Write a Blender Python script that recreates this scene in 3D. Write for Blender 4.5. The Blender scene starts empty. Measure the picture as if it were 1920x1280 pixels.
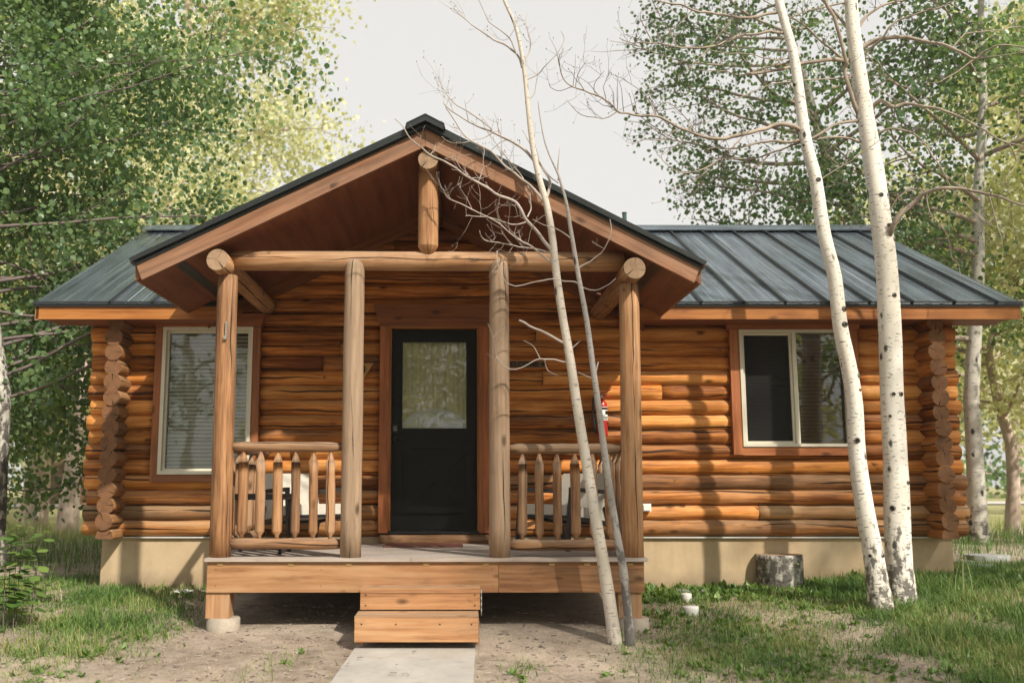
import bpy, math, random
import numpy as np
from mathutils import Vector, Matrix, noise as mnoise

random.seed(7)
rng = np.random.default_rng(11)
SC = bpy.context.scene
COL = SC.collection
R = math.radians

# ------------------------------------------------------------------ camera
F, PX, PY = 1800.0, 860.0, 640.0          # focal length and principal point in photo pixels
PITCH = math.atan(265.0 / F)
CY, CZ = -9.7, 1.4
cam = bpy.data.cameras.new("camera")
cam.sensor_width = 36.0
cam.lens = F / 1920.0 * 36.0
cam.shift_x = (960.0 - PX) / 1920.0
cam.clip_end = 2000.0
cam.dof.use_dof = True
cam.dof.focus_distance = 8.9
cam.dof.aperture_fstop = 1.6
cam_o = bpy.data.objects.new("camera", cam)
COL.objects.link(cam_o)
cam_o.location = (0, CY, CZ)
cam_o.rotation_euler = (R(90) + PITCH, 0, 0)
SC.camera = cam_o

# ------------------------------------------------------------------ sky, sun, exposure
SUN_AZ, SUN_EL = 36.0, 41.0               # degrees to the right of straight behind the camera; elevation
to_sun = Vector((math.sin(R(SUN_AZ)) * math.cos(R(SUN_EL)), -math.cos(R(SUN_AZ)) * math.cos(R(SUN_EL)), math.sin(R(SUN_EL))))
world = bpy.data.worlds.new("World")
SC.world = world
world.use_nodes = True
wn = world.node_tree
wn.nodes.clear()
sky = wn.nodes.new("ShaderNodeTexSky")
sky.sky_type = 'NISHITA'
sky.sun_disc = False
sky.sun_elevation = R(SUN_EL)
sky.sun_rotation = math.atan2(to_sun.x, to_sun.y)
sky.air_density = 1.0
sky.dust_density = 6.0
sky.ozone_density = 1.0
hs = wn.nodes.new("ShaderNodeHueSaturation")
hs.inputs["Saturation"].default_value = 0.12
mixw = wn.nodes.new("ShaderNodeMix")
mixw.data_type = 'RGBA'
mixw.inputs[0].default_value = 0.82       # thin white summer overcast veil over the blue
mixw.inputs[7].default_value = (3.75, 3.66, 3.5, 1)
bg = wn.nodes.new("ShaderNodeBackground")
bg.inputs[1].default_value = 0.15
wo = wn.nodes.new("ShaderNodeOutputWorld")
wn.links.new(sky.outputs[0], hs.inputs["Color"])
wn.links.new(hs.outputs[0], mixw.inputs[6])
wn.links.new(mixw.outputs[2], bg.inputs[0])
wn.links.new(bg.outputs[0], wo.inputs[0])
sun = bpy.data.lights.new("sun", 'SUN')
sun.energy = 3.6
sun.angle = R(1.0)
sun.color = (1.0, 0.92, 0.80)
sun_o = bpy.data.objects.new("sun", sun)
COL.objects.link(sun_o)
sun_o.rotation_euler = to_sun.to_track_quat('Z', 'Y').to_euler()
sun_o.location = (8, -14, 14)
SC.view_settings.view_transform = 'Standard'
SC.view_settings.look = 'None'
SC.view_settings.gamma = 1.0
SC.view_settings.use_curve_mapping = False
SC.view_settings.exposure = 0.66
SC.render.engine = 'CYCLES'
SC.cycles.use_denoising = True
SC.cycles.max_bounces = 8
SC.cycles.transparent_max_bounces = 12
SC.cycles.caustics_reflective = False
SC.cycles.caustics_refractive = False

# ------------------------------------------------------------------ photo pixel + known plane -> point
_sp, _cp = math.sin(PITCH), math.cos(PITCH)
def ray(px, py):
    cx = (px - PX) / F
    cy = -(py - PY) / F
    return Vector((cx, _cp - cy * _sp, _sp + cy * _cp))
def P(px, py, Y):
    d = ray(px, py)
    t = (Y - CY) / d.y
    return Vector((d.x * t, Y, CZ + d.z * t))
def smooth(a, b, x):
    t = min(1.0, max(0.0, (x - a) / (b - a)))
    return t * t * (3 - 2 * t)
GY = [(-40, -0.35), (-9.7, 0.0), (-4.0, 0.13), (-2.5, 0.195), (-1.75, 0.26), (0.0, 0.39), (3.0, 0.46), (20, 0.46), (60, 0.5), (400, 0.5)]
def ground_z(x, y):
    for (a, za), (b, zb) in zip(GY, GY[1:]):
        if y <= b:
            t = max(0.0, (y - a) / (b - a))
            z = za + (zb - za) * t
            break
    else:
        z = 0.5
    k = smooth(2.2, 5.0, x) * (smooth(-4.0, -0.5, y)) * 0.11
    n = mnoise.noise(Vector((x * 0.9, y * 0.9, 3.1))) * 0.02 + mnoise.noise(Vector((x * 3.1, y * 3.1, 7.7))) * 0.008
    return z + k + n
def PG(px, py):
    d = ray(px, py)
    t = 2.0
    o = Vector((0, CY, CZ))
    while t < 200:
        p = o + d * t
        if p.z <= ground_z(p.x, p.y):
            return p
        t += 0.02
    return p

# ------------------------------------------------------------------ node helpers
class NT:
    def __init__(self, name):
        self.m = bpy.data.materials.new(name)
        self.m.use_nodes = True
        self.t = self.m.node_tree
        self.t.nodes.clear()
        self.out = self.t.nodes.new("ShaderNodeOutputMaterial")
    def n(self, typ, **kw):
        nd = self.t.nodes.new(typ)
        for k, v in kw.items():
            setattr(nd, k, v)
        return nd
    def l(self, a, b):
        self.t.links.new(a, b)
    def val(self, sock, v):
        if isinstance(v, bpy.types.NodeSocket):
            self.l(v, sock)
        else:
            sock.default_value = v
    def math(self, op, a, b=None, c=None):
        nd = self.n("ShaderNodeMath", operation=op)
        self.val(nd.inputs[0], a)
        if b is not None: self.val(nd.inputs[1], b)
        if c is not None: self.val(nd.inputs[2], c)
        return nd.outputs[0]
    def mix(self, f, a, b, mode='MIX'):
        nd = self.n("ShaderNodeMix", data_type='RGBA', blend_type=mode)
        self.val(nd.inputs[0], f)
        for s, v in ((nd.inputs[6], a), (nd.inputs[7], b)):
            if isinstance(v, tuple) and len(v) == 3: v = (*v, 1)
            self.val(s, v)
        return nd.outputs[2]
    def uv(self):
        return self.n("ShaderNodeTexCoord").outputs["UV"]
    def obj(self):
        return self.n("ShaderNodeTexCoord").outputs["Object"]
    def rand(self):
        return self.n("ShaderNodeObjectInfo").outputs["Random"]
    def objcol(self):
        return self.n("ShaderNodeObjectInfo").outputs["Color"]
    def vec(self, x, y, z):
        nd = self.n("ShaderNodeCombineXYZ")
        self.val(nd.inputs[0], x); self.val(nd.inputs[1], y); self.val(nd.inputs[2], z)
        return nd.outputs[0]
    def sep(self, v):
        nd = self.n("ShaderNodeSeparateXYZ")
        self.l(v, nd.inputs[0])
        return nd.outputs
    def vmul(self, v, s):
        nd = self.n("ShaderNodeVectorMath", operation='MULTIPLY')
        self.l(v, nd.inputs[0])
        self.val(nd.inputs[1], s)
        return nd.outputs[0]
    def vadd(self, v, s):
        nd = self.n("ShaderNodeVectorMath", operation='ADD')
        self.l(v, nd.inputs[0])
        self.val(nd.inputs[1], s)
        return nd.outputs[0]
    def noise(self, v, scale=5.0, detail=4.0, rough=0.55, dist=0.0):
        nd = self.n("ShaderNodeTexNoise")
        if v is not None: self.l(v, nd.inputs["Vector"])
        nd.inputs["Scale"].default_value = scale
        nd.inputs["Detail"].default_value = detail
        nd.inputs["Roughness"].default_value = rough
        nd.inputs["Distortion"].default_value = dist
        return nd.outputs["Fac"]
    def voro(self, v, scale=5.0, rnd=1.0):
        nd = self.n("ShaderNodeTexVoronoi")
        self.l(v, nd.inputs["Vector"])
        nd.inputs["Scale"].default_value = scale
        nd.inputs["Randomness"].default_value = rnd
        return nd.outputs["Distance"]
    def ramp(self, f, stops, interp='LINEAR'):
        nd = self.n("ShaderNodeValToRGB")
        nd.color_ramp.interpolation = interp
        e = nd.color_ramp.elements
        while len(e) < len(stops): e.new(0.5)
        for el, (p, c) in zip(e, stops):
            el.position = p
            el.color = (c, c, c, 1) if not isinstance(c, tuple) else (*c, 1)
        self.val(nd.inputs[0], f)
        return nd.outputs[0]
    def mr(self, f, a, b, c=0.0, d=1.0):
        nd = self.n("ShaderNodeMapRange")
        self.val(nd.inputs[0], f)
        nd.inputs[1].default_value, nd.inputs[2].default_value = a, b
        nd.inputs[3].default_value, nd.inputs[4].default_value = c, d
        return nd.outputs[0]
    def bump(self, h, strength=0.3, dist=0.01):
        nd = self.n("ShaderNodeBump")
        nd.inputs["Strength"].default_value = strength
        nd.inputs["Distance"].default_value = dist
        self.l(h, nd.inputs["Height"])
        return nd.outputs[0]
    def bsdf(self, col, rough=0.6, normal=None, spec=0.4, **kw):
        b = self.n("ShaderNodeBsdfPrincipled")
        if isinstance(col, tuple) and len(col) == 3: col = (*col, 1)
        self.val(b.inputs["Base Color"], col)
        self.val(b.inputs["Roughness"], rough)
        b.inputs["Specular IOR Level"].default_value = spec
        for k, v in kw.items():
            self.val(b.inputs[k], v)
        if normal is not None: self.l(normal, b.inputs["Normal"])
        return b.outputs[0]
    def done(self, sh):
        self.l(sh, self.out.inputs[0])
        return self.m

def wood(name, c_dark, c_mid, c_light, c_grey, knots=True, cracks=True, gscale=1.0, rough=0.5, spec=0.35, var=0.35, crackw=0.0062):
    """grain along UV.x (metres); object colour R = how weathered, G = brightness"""
    t = NT(name)
    rnd = t.rand()
    uv0 = t.uv()
    uv = t.vadd(uv0, t.vec(t.math('MULTIPLY', rnd, 37.0), t.math('MULTIPLY', rnd, 11.3), 0.0))
    wob = t.noise(t.vmul(uv, (1.2, 3.0, 1)), 1.0, 2.0)
    uvw = t.vadd(uv, t.vec(0.0, t.math('MULTIPLY', wob, 0.05), 0.0))
    g1 = t.noise(t.vmul(uvw, (1.6 * gscale, 34 * gscale, 1)), 1.0, 6.0, 0.6)
    g2 = t.noise(t.vmul(uvw, (5 * gscale, 170 * gscale, 1)), 1.0, 3.0, 0.5)
    g3 = t.noise(t.vmul(uv, (1.1, 4.0, 1)), 1.0, 3.0, 0.6)
    f = t.math('ADD', t.math('MULTIPLY', g1, 0.62), t.math('ADD', t.math('MULTIPLY', g2, 0.22), t.math('MULTIPLY', g3, 0.40)))
    f = t.math('SUBTRACT', f, 0.10)
    f = t.math('ADD', f, t.math('MULTIPLY', t.math('SUBTRACT', rnd, 0.5), var * 0.45))
    col = t.ramp(f, [(0.36, c_dark), (0.53, c_mid), (0.70, c_light)])
    oc = t.sep(t.objcol())
    wn_ = t.noise(t.vmul(uv, (0.8, 7.0, 1)), 1.0, 5.0, 0.65)
    geo = t.n("ShaderNodeNewGeometry")
    up = t.mr(t.sep(geo.outputs["Normal"])[2], -0.2, 0.9, 0.0, 0.22)
    w = t.math('SUBTRACT', t.math('ADD', oc[0], t.math('MULTIPLY', wn_, 0.9)), 0.62)
    w = t.math('MULTIPLY', t.math('ADD', w, up), 1.7)
    w = t.math('MINIMUM', t.math('MAXIMUM', w, 0.0), 0.92)
    greyc = t.mix(g1, tuple(x * 0.40 for x in c_grey), tuple(x * 1.35 for x in c_grey))
    col = t.mix(w, col, greyc)
    stn = t.noise(t.vmul(uv, (2.4, 9.0, 1)), 1.0, 5.0, 0.7)
    col = t.mix(t.mr(stn, 0.55, 0.78, 0.0, 0.55), col, tuple(x * 0.55 for x in c_dark))
    hgt = t.math('ADD', t.math('MULTIPLY', g1, 0.6), t.math('MULTIPLY', g2, 0.25))
    if knots:
        kv = t.vadd(t.vmul(uv, (3.1, 7.0, 1)), t.vec(t.math('MULTIPLY', g1, 0.12), t.math('MULTIPLY', wob, 0.3), 0.0))
        kd = t.voro(kv, 1.0, 1.0)
        kn = t.mr(kd, 0.07, 0.20, 1.0, 0.0)
        gate = t.math('GREATER_THAN', t.noise(t.vmul(uv, (1.3, 2.1, 1)), 1.7, 1.0), 0.5)
        kn = t.math('MULTIPLY', kn, gate)
        col = t.mix(t.math('MULTIPLY', kn, 0.8), col, tuple(x * 0.28 for x in c_dark))
    if cracks:
        s = t.sep(uvw)
        cn = t.noise(t.vec(t.math('MULTIPLY', s[0], 0.9), t.math('MULTIPLY', rnd, 50.0), 0.0), 1.0, 3.0)
        pp = t.math('PINGPONG', t.math('ADD', s[1], t.math('MULTIPLY', cn, 0.11)), 0.085)
        wid = t.mr(t.noise(t.vec(s[0], t.math('MULTIPLY', rnd, 91.0), 3.0), 1.1, 2.0), 0.40, 0.60, -0.0015, crackw)
        ck = t.math('GREATER_THAN', wid, pp)
        col = t.mix(t.math('MULTIPLY', ck, 0.88), col, (0.012, 0.006, 0.003))
        hgt = t.math('SUBTRACT', hgt, t.math('MULTIPLY', ck, 1.6))
    col = t.mix(1.0, col, t.vec(oc[1], oc[1], oc[1]), 'MULTIPLY')
    rr = t.mr(w, 0.0, 0.9, rough, 0.85)
    return t.done(t.bsdf(col, rr, t.bump(hgt, 0.55, 0.004), spec))

def endgrain(name, c1, c2):
    t = NT(name)
    rnd = t.rand()
    uv = t.uv()
    s = t.sep(uv)
    nz = t.noise(t.vadd(t.vmul(uv, (9, 9, 1)), t.vec(t.math('MULTIPLY', rnd, 40.0), 0.0, 0.0)), 1.0, 3.0)
    r = t.math('SQRT', t.math('ADD', t.math('POWER', s[0], 2.0), t.math('POWER', s[1], 2.0)))
    rings = t.math('SINE', t.math('MULTIPLY', t.math('ADD', r, t.math('MULTIPLY', nz, 0.02)), 850.0))
    rings = t.mr(rings, -1, 1, 0, 1)
    fine = t.noise(t.vmul(uv, (60, 60, 1)), 1.0, 4.0)
    col = t.mix(t.math('MULTIPLY', rings, 0.45), c1, c2)
    col = t.mix(t.math('MULTIPLY', fine, 0.5), col, tuple(x * 0.5 for x in c1))
    stain = t.noise(t.vadd(t.vmul(uv, (14, 14, 1)), t.vec(t.math('MULTIPLY', rnd, 90.0), 2.0, 0.0)), 1.0, 3.0)
    col = t.mix(t.mr(stain, 0.4, 0.75, 0.0, 0.75), col, tuple(x * 0.42 for x in c1))
    ang = t.math('ARCTAN2', s[1], s[0])
    a0 = t.math('SUBTRACT', t.math('MULTIPLY', rnd, 6.28), 3.14)
    def crack(off, wd, rmin):
        d = t.math('ABSOLUTE', t.math('WRAP', t.math('SUBTRACT', t.math('ADD', ang, t.math('MULTIPLY', nz, 0.5)), t.math('ADD', a0, off)), 3.14159, -3.14159))
        d = t.math('MULTIPLY', d, r)
        m = t.math('LESS_THAN', d, t.math('MULTIPLY', r, wd))
        return t.math('MULTIPLY', m, t.math('GREATER_THAN', r, rmin))
    ck = t.math('MAXIMUM', crack(0.0, 0.07, 0.004), t.math('MAXIMUM', crack(2.3, 0.03, 0.012), crack(4.1, 0.025, 0.02)))
    col = t.mix(t.math('MULTIPLY', ck, 0.9), col, (0.012, 0.008, 0.005))
    h = t.math('SUBTRACT', fine, t.math('MULTIPLY', ck, 2.0))
    return t.done(t.bsdf(col, 0.8, t.bump(h, 0.5, 0.004), 0.2))

def plain(name, c, rough=0.6, spec=0.4, nscale=20.0, nvar=0.2, bump=0.1, metallic=0.0, coat=0.0):
    t = NT(name)
    n1 = t.noise(t.obj(), nscale, 5.0, 0.6)
    n2 = t.noise(t.obj(), nscale * 0.15, 3.0, 0.6)
    f = t.math('ADD', t.math('MULTIPLY', n1, 0.5), t.math('MULTIPLY', n2, 0.5))
    col = t.mix(t.mr(f, 0.3, 0.7), tuple(x * (1 - nvar) for x in c), tuple(min(1, x * (1 + nvar)) for x in c))
    b = t.bsdf(col, rough, t.bump(n1, bump, 0.003), spec, Metallic=metallic)
    return t.done(b)

M = {}
M['log'] = wood('log_wood', (0.135, 0.038, 0.009), (0.45, 0.158, 0.030), (0.66, 0.305, 0.088), (0.38, 0.25, 0.14), crackw=0.0105, rough=0.62, spec=0.22, var=0.6)
M['log_end'] = endgrain('log_end_grain', (0.25, 0.125, 0.062), (0.145, 0.066, 0.031))
M['post'] = wood('post_wood', (0.14, 0.062, 0.026), (0.36, 0.18, 0.078), (0.51, 0.30, 0.16), (0.34, 0.245, 0.165), rough=0.75)
M['post_end'] = endgrain('post_end_grain', (0.42, 0.285, 0.18), (0.28, 0.18, 0.105))
M['board'] = wood('board_wood', (0.17, 0.07, 0.030), (0.30, 0.135, 0.065), (0.39, 0.20, 0.105), (0.27, 0.19, 0.135), gscale=0.8, cracks=False, rough=0.55)
M['fascia'] = wood('fascia_wood', (0.20, 0.065, 0.014), (0.36, 0.135, 0.030), (0.45, 0.19, 0.05), (0.30, 0.18, 0.09), gscale=0.8, cracks=False, rough=0.5)
M['trim'] = wood('trim_wood', (0.19, 0.058, 0.018), (0.33, 0.11, 0.036), (0.42, 0.17, 0.065), (0.27, 0.15, 0.085), gscale=0.8, cracks=False, rough=0.55)
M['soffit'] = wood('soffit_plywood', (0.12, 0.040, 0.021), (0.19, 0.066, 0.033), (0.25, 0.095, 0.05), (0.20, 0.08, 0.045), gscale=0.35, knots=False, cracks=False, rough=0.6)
M['plank'] = wood('plank_wood', (0.24, 0.105, 0.043), (0.43, 0.215, 0.095), (0.55, 0.32, 0.16), (0.38, 0.28, 0.185), gscale=0.8, cracks=False, rough=0.7)
M['deck'] = wood('deck_wood', (0.30, 0.235, 0.19), (0.43, 0.35, 0.29), (0.54, 0.46, 0.39), (0.46, 0.42, 0.38), gscale=0.9, knots=False, rough=0.7)
M['blackmetal'] = plain('black_trim_metal', (0.016, 0.02, 0.021), 0.35, 0.5, 30, 0.2, 0.05)
M['frame'] = plain('window_vinyl', (0.66, 0.62, 0.50), 0.4, 0.5, 12, 0.06, 0.03)
M['slat'] = plain('blind_slat', (0.74, 0.74, 0.64), 0.5, 0.4, 8, 0.08, 0.03)
M['brown_slat'] = plain('brown_blind', (0.16, 0.12, 0.08), 0.5, 0.4, 8, 0.1, 0.03)
M['blackdoor'] = plain('black_door_paint', (0.005, 0.006, 0.006), 0.34, 0.2, 25, 0.2, 0.05)
M['blackiron'] = plain('black_furniture_metal', (0.008, 0.008, 0.009), 0.4, 0.5, 40, 0.15, 0.05)
M['cushion'] = plain('cream_cushion_fabric', (0.52, 0.49, 0.42), 0.9, 0.2, 160, 0.08, 0.25)
M['stucco'] = None
M['white'] = plain('white_plastic', (0.78, 0.77, 0.73), 0.45, 0.4, 25, 0.05, 0.04)
M['flash'] = plain('flashing_metal', (0.62, 0.60, 0.55), 0.5, 0.5, 20, 0.1, 0.05)
M['red'] = plain('red_enamel', (0.40, 0.016, 0.015), 0.3, 0.5, 15, 0.08, 0.02)
M['brass'] = plain('clip_brass', (0.45, 0.30, 0.10), 0.5, 0.4, 30, 0.2, 0.05)
M['steel'] = plain('galvanised_steel', (0.45, 0.46, 0.45), 0.4, 0.5, 30, 0.2, 0.05, metallic=0.8)
M['concrete'] = plain('pier_concrete', (0.36, 0.31, 0.25), 0.9, 0.2, 35, 0.25, 0.4)
M['stone'] = plain('flat_grey_stone', (0.30, 0.31, 0.30), 0.9, 0.2, 14, 0.3, 0.5)
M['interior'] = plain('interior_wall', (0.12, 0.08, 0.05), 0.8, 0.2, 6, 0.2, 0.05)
M['mat'] = plain('coir_mat', (0.20, 0.09, 0.065), 0.95, 0.1, 200, 0.35, 0.6)
M['signboard'] = plain('sign_board', (0.13, 0.075, 0.035), 0.6, 0.3, 30, 0.25, 0.1)
M['signtan'] = plain('sign_tan', (0.45, 0.23, 0.07), 0.5, 0.4, 30, 0.2, 0.1)
M['signdark'] = plain('sign_dark', (0.014, 0.011, 0.009), 0.5, 0.3, 30, 0.2, 0.05)
M['rag'] = plain('pale_cloth', (0.55, 0.57, 0.58), 0.9, 0.2, 40, 0.12, 0.4)
M['greenpipe'] = plain('dark_green_vent', (0.03, 0.06, 0.055), 0.4, 0.5, 20, 0.1, 0.04)

t = NT('tan_stucco')
o = t.obj()
n1 = t.noise(o, 2.2, 5.0, 0.6); n2 = t.noise(o, 90.0, 3.0, 0.6)
st = t.noise(t.vmul(o, (5, 5, 1.2)), 1.0, 4.0)
c = t.mix(t.mr(n1, 0.35, 0.7), (0.46, 0.345, 0.21), (0.57, 0.445, 0.29))
c = t.mix(t.mr(st, 0.5, 0.75, 0, 0.5), c, (0.34, 0.25, 0.16))
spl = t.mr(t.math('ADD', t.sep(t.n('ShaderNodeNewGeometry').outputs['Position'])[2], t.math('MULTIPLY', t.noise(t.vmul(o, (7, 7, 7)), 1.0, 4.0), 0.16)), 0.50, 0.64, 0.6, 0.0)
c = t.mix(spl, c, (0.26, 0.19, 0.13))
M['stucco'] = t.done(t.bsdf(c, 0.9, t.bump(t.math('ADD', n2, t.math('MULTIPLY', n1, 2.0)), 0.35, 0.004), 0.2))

t = NT('dark_standing_seam_metal')
uv = t.uv(); s = t.sep(uv)
n1 = t.noise(t.vmul(uv, (0.5, 55.0, 1)), 1.0, 3.0, 0.6)
n2 = t.noise(t.vmul(uv, (1.3, 3.0, 1)), 1.0, 4.0, 0.6)
ribs = t.math('SINE', t.math('MULTIPLY', s[1], 2 * math.pi / 0.05))
c = t.mix(t.mr(n2, 0.35, 0.7), (0.085, 0.11, 0.14), (0.23, 0.29, 0.36))
c = t.mix(t.mr(n1, 0.42, 0.70, 0, 0.85), c, (0.54, 0.62, 0.71))  # pale streaks: sky sheen put into the metal's colour
h = t.math('ADD', t.math('MULTIPLY', ribs, 0.35), t.math('ADD', t.math('MULTIPLY', n2, 0.8), t.math('MULTIPLY', n1, 0.5)))
M['roof'] = t.done(t.bsdf(c, t.mr(n1, 0.3, 0.7, 0.30, 0.16), t.bump(h, 0.3, 0.005), 0.6, Metallic=0.75))

t = NT('window_glass')
fr = t.n("ShaderNodeFresnel"); fr.inputs[0].default_value = 1.5
tr = t.n("ShaderNodeBsdfTransparent"); tr.inputs[0].default_value = (0.95, 0.96, 0.94, 1)
gl = t.n("ShaderNodeBsdfGlossy"); gl.inputs["Roughness"].default_value = 0.015
wv = t.noise(t.obj(), 2.5, 1.0)
t.l(t.bump(wv, 0.06, 0.03), gl.inputs["Normal"])
ms = t.n("ShaderNodeMixShader")
t.l(t.math('ADD', fr.outputs[0], 0.035), ms.inputs[0]); t.l(tr.outputs[0], ms.inputs[1]); t.l(gl.outputs[0], ms.inputs[2])
M['glass'] = t.done(ms.outputs[0])

t = NT('insect_screen')
tr = t.n("ShaderNodeBsdfTransparent")
df = t.n("ShaderNodeBsdfDiffuse"); df.inputs[0].default_value = (0.03, 0.03, 0.03, 1)
ms = t.n("ShaderNodeMixShader"); ms.inputs[0].default_value = 0.55
t.l(tr.outputs[0], ms.inputs[1]); t.l(df.outputs[0], ms.inputs[2])
M['screen'] = t.done(ms.outputs[0])

t = NT('sheer_curtain')
o = t.sep(t.obj())
n1 = t.noise(t.obj(), 4.0, 4.0)
c = t.mix(n1, (0.80, 0.73, 0.46), (0.90, 0.84, 0.60))
b = t.bsdf(c, 0.9, None, 0.1)
M['curtain'] = t.done(b)
M['reflection_blue'] = plain('painted_reflection_blue', (0.80, 0.83, 0.86), 0.8, 0.2, 20, 0.06, 0.05)  # pale colour standing in for light reflected in the door glass

def bark_aspen(name, white, dark, rough_base=1.6):
    t = NT(name)
    rnd = t.rand()
    uv = t.vadd(t.uv(), t.vec(t.math('MULTIPLY', rnd, 31.0), t.math('MULTIPLY', rnd, 7.0), 0.0))
    n1 = t.noise(t.vmul(uv, (1.2, 2.5, 1)), 1.0, 4.0)
    n2 = t.noise(t.vmul(uv, (45, 10, 1)), 1.0, 4.0, 0.6)
    col = t.mix(t.mr(n1, 0.35, 0.65), white, tuple(x * y for x, y in zip(white, (0.82, 0.80, 0.74))))
    len_ = t.noise(t.vmul(uv, (75, 9, 1)), 1.0, 2.0, 0.5)
    lm = t.mr(len_, 0.62, 0.66)
    col = t.mix(t.math('MULTIPLY', lm, 0.75), col, dark)
    fleck = t.mr(t.noise(t.vmul(uv, (48, 24, 1)), 1.0, 3.0, 0.6), 0.64, 0.69)
    col = t.mix(t.math('MULTIPLY', fleck, 0.75), col, tuple(x * 1.4 for x in dark))
    wv_ = t.noise(t.vmul(uv, (7, 7, 1)), 1.0, 3.0, 0.6)
    kv = t.voro(t.vadd(t.vmul(uv, (4.2, 5.2, 1)), t.vec(t.math('MULTIPLY', wv_, 0.25), t.math('MULTIPLY', n2, 0.25), 0.0)), 1.0, 1.0)
    gate = t.math('GREATER_THAN', t.noise(t.vmul(uv, (2.6, 3.3, 1)), 1.0, 1.0), 0.46)
    km = t.math('MULTIPLY', t.mr(kv, 0.13, 0.21, 1.0, 0.0), gate)
    col = t.mix(t.math('MULTIPLY', km, 0.92), col, tuple(x * 0.5 for x in dark))
    v0 = t.sep(t.uv())[0]
    low = t.mr(v0, 0.0, rough_base, 0.24, -0.17)
    fur = t.noise(t.vmul(uv, (8, 9, 1)), 1.0, 5.0, 0.65)
    fm = t.mr(t.math('ADD', fur, low), 0.60, 0.70)
    col = t.mix(t.math('MULTIPLY', fm, 0.85), col, dark)
    h = t.math('ADD', t.math('MULTIPLY', n2, 0.5), t.math('SUBTRACT', 0.0, t.math('ADD', lm, t.math('ADD', km, fm))))
    return t.done(t.bsdf(col, 0.75, t.bump(h, 0.5, 0.006), 0.25))
M['aspen'] = bark_aspen('aspen_bark', (0.78, 0.74, 0.67), (0.05, 0.04, 0.032))
M['aspen_grey'] = bark_aspen('grey_aspen_bark', (0.50, 0.48, 0.43), (0.05, 0.042, 0.036), 1.6)
M['aspen_old'] = bark_aspen('old_aspen_bark', (0.52, 0.50, 0.45), (0.035, 0.03, 0.026), 9.0)
M['deadwhite'] = bark_aspen('pale_dead_bark', (0.60, 0.55, 0.48), (0.13, 0.10, 0.08), 0.5)
M['deadgrey'] = bark_aspen('grey_dead_bark', (0.38, 0.36, 0.34), (0.10, 0.09, 0.085), 2.6)
def bark(name, a, b_, sc=1.0):
    t = NT(name)
    uv = t.uv()
    n1 = t.noise(t.vmul(uv, (6 * sc, 30 * sc, 1)), 1.0, 5.0, 0.65)
    n2 = t.noise(t.vmul(uv, (2, 3, 1)), 1.0, 3.0)
    col = t.mix(t.mr(t.math('ADD', t.math('MULTIPLY', n1, 0.6), t.math('MULTIPLY', n2, 0.4)), 0.35, 0.65), a, b_)
    return t.done(t.bsdf(col, 0.85, t.bump(n1, 0.6, 0.01), 0.2))
M['limb'] = bark('limb_bark', (0.21, 0.165, 0.13), (0.47, 0.40, 0.32))
M['twig'] = bark('twig_bark', (0.11, 0.085, 0.082), (0.24, 0.19, 0.175))
M['pale_twig'] = bark('pale_twig_bark', (0.33, 0.28, 0.245), (0.54, 0.475, 0.42))
M['cottonwood'] = bark('cottonwood_bark', (0.30, 0.22, 0.16), (0.58, 0.48, 0.40), 0.4)

def leaf_mat(name, a, b_, tr=0.35, rough=0.4, spec=0.4):
    t = NT(name)
    at = t.n("ShaderNodeAttribute"); at.attribute_name = "tint"
    col = t.mix(at.outputs["Fac"], a, b_)
    b = t.bsdf(col, rough, None, spec)
    tl = t.n("ShaderNodeBsdfTranslucent")
    t.l(t.mix(1.0, col, (1.25, 1.3, 0.6), 'MULTIPLY'), tl.inputs[0])
    ms = t.n("ShaderNodeMixShader"); ms.inputs[0].default_value = tr
    t.l(b, ms.inputs[1]); t.l(tl.outputs[0], ms.inputs[2])
    return t.done(ms.outputs[0])
M['leaf'] = leaf_mat('aspen_leaf', (0.050, 0.125, 0.060), (0.26, 0.36, 0.15), 0.46, 0.35, 0.5)
M['leaf_dark'] = leaf_mat('dark_aspen_leaf', (0.034, 0.095, 0.052), (0.16, 0.235, 0.08), 0.40, 0.35, 0.5)
M['leaf_pale'] = leaf_mat('pale_cottonwood_leaf', (0.40, 0.42, 0.23), (0.70, 0.68, 0.46), 0.35, 0.6)  # sun glare and haze on far foliage put into the leaf colour
M['leaf_weed'] = leaf_mat('weed_leaf', (0.065, 0.145, 0.036), (0.22, 0.32, 0.085), 0.38)
def grass_mat():
    t = NT('grass_blade')
    at = t.n("ShaderNodeAttribute"); at.attribute_name = "tint"
    col = t.ramp(at.outputs["Fac"], [(0.0, (0.055, 0.135, 0.032)), (0.45, (0.185, 0.295, 0.07)), (0.62, (0.38, 0.36, 0.14)), (1.0, (0.64, 0.52, 0.33))])
    b = t.bsdf(col, 0.55, None, 0.3)
    tl = t.n("ShaderNodeBsdfTranslucent"); t.l(col, tl.inputs[0])
    ms = t.n("ShaderNodeMixShader"); ms.inputs[0].default_value = 0.3
    t.l(b, ms.inputs[1]); t.l(tl.outputs[0], ms.inputs[2])
    return t.done(ms.outputs[0])
M['grass'] = grass_mat()

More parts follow.
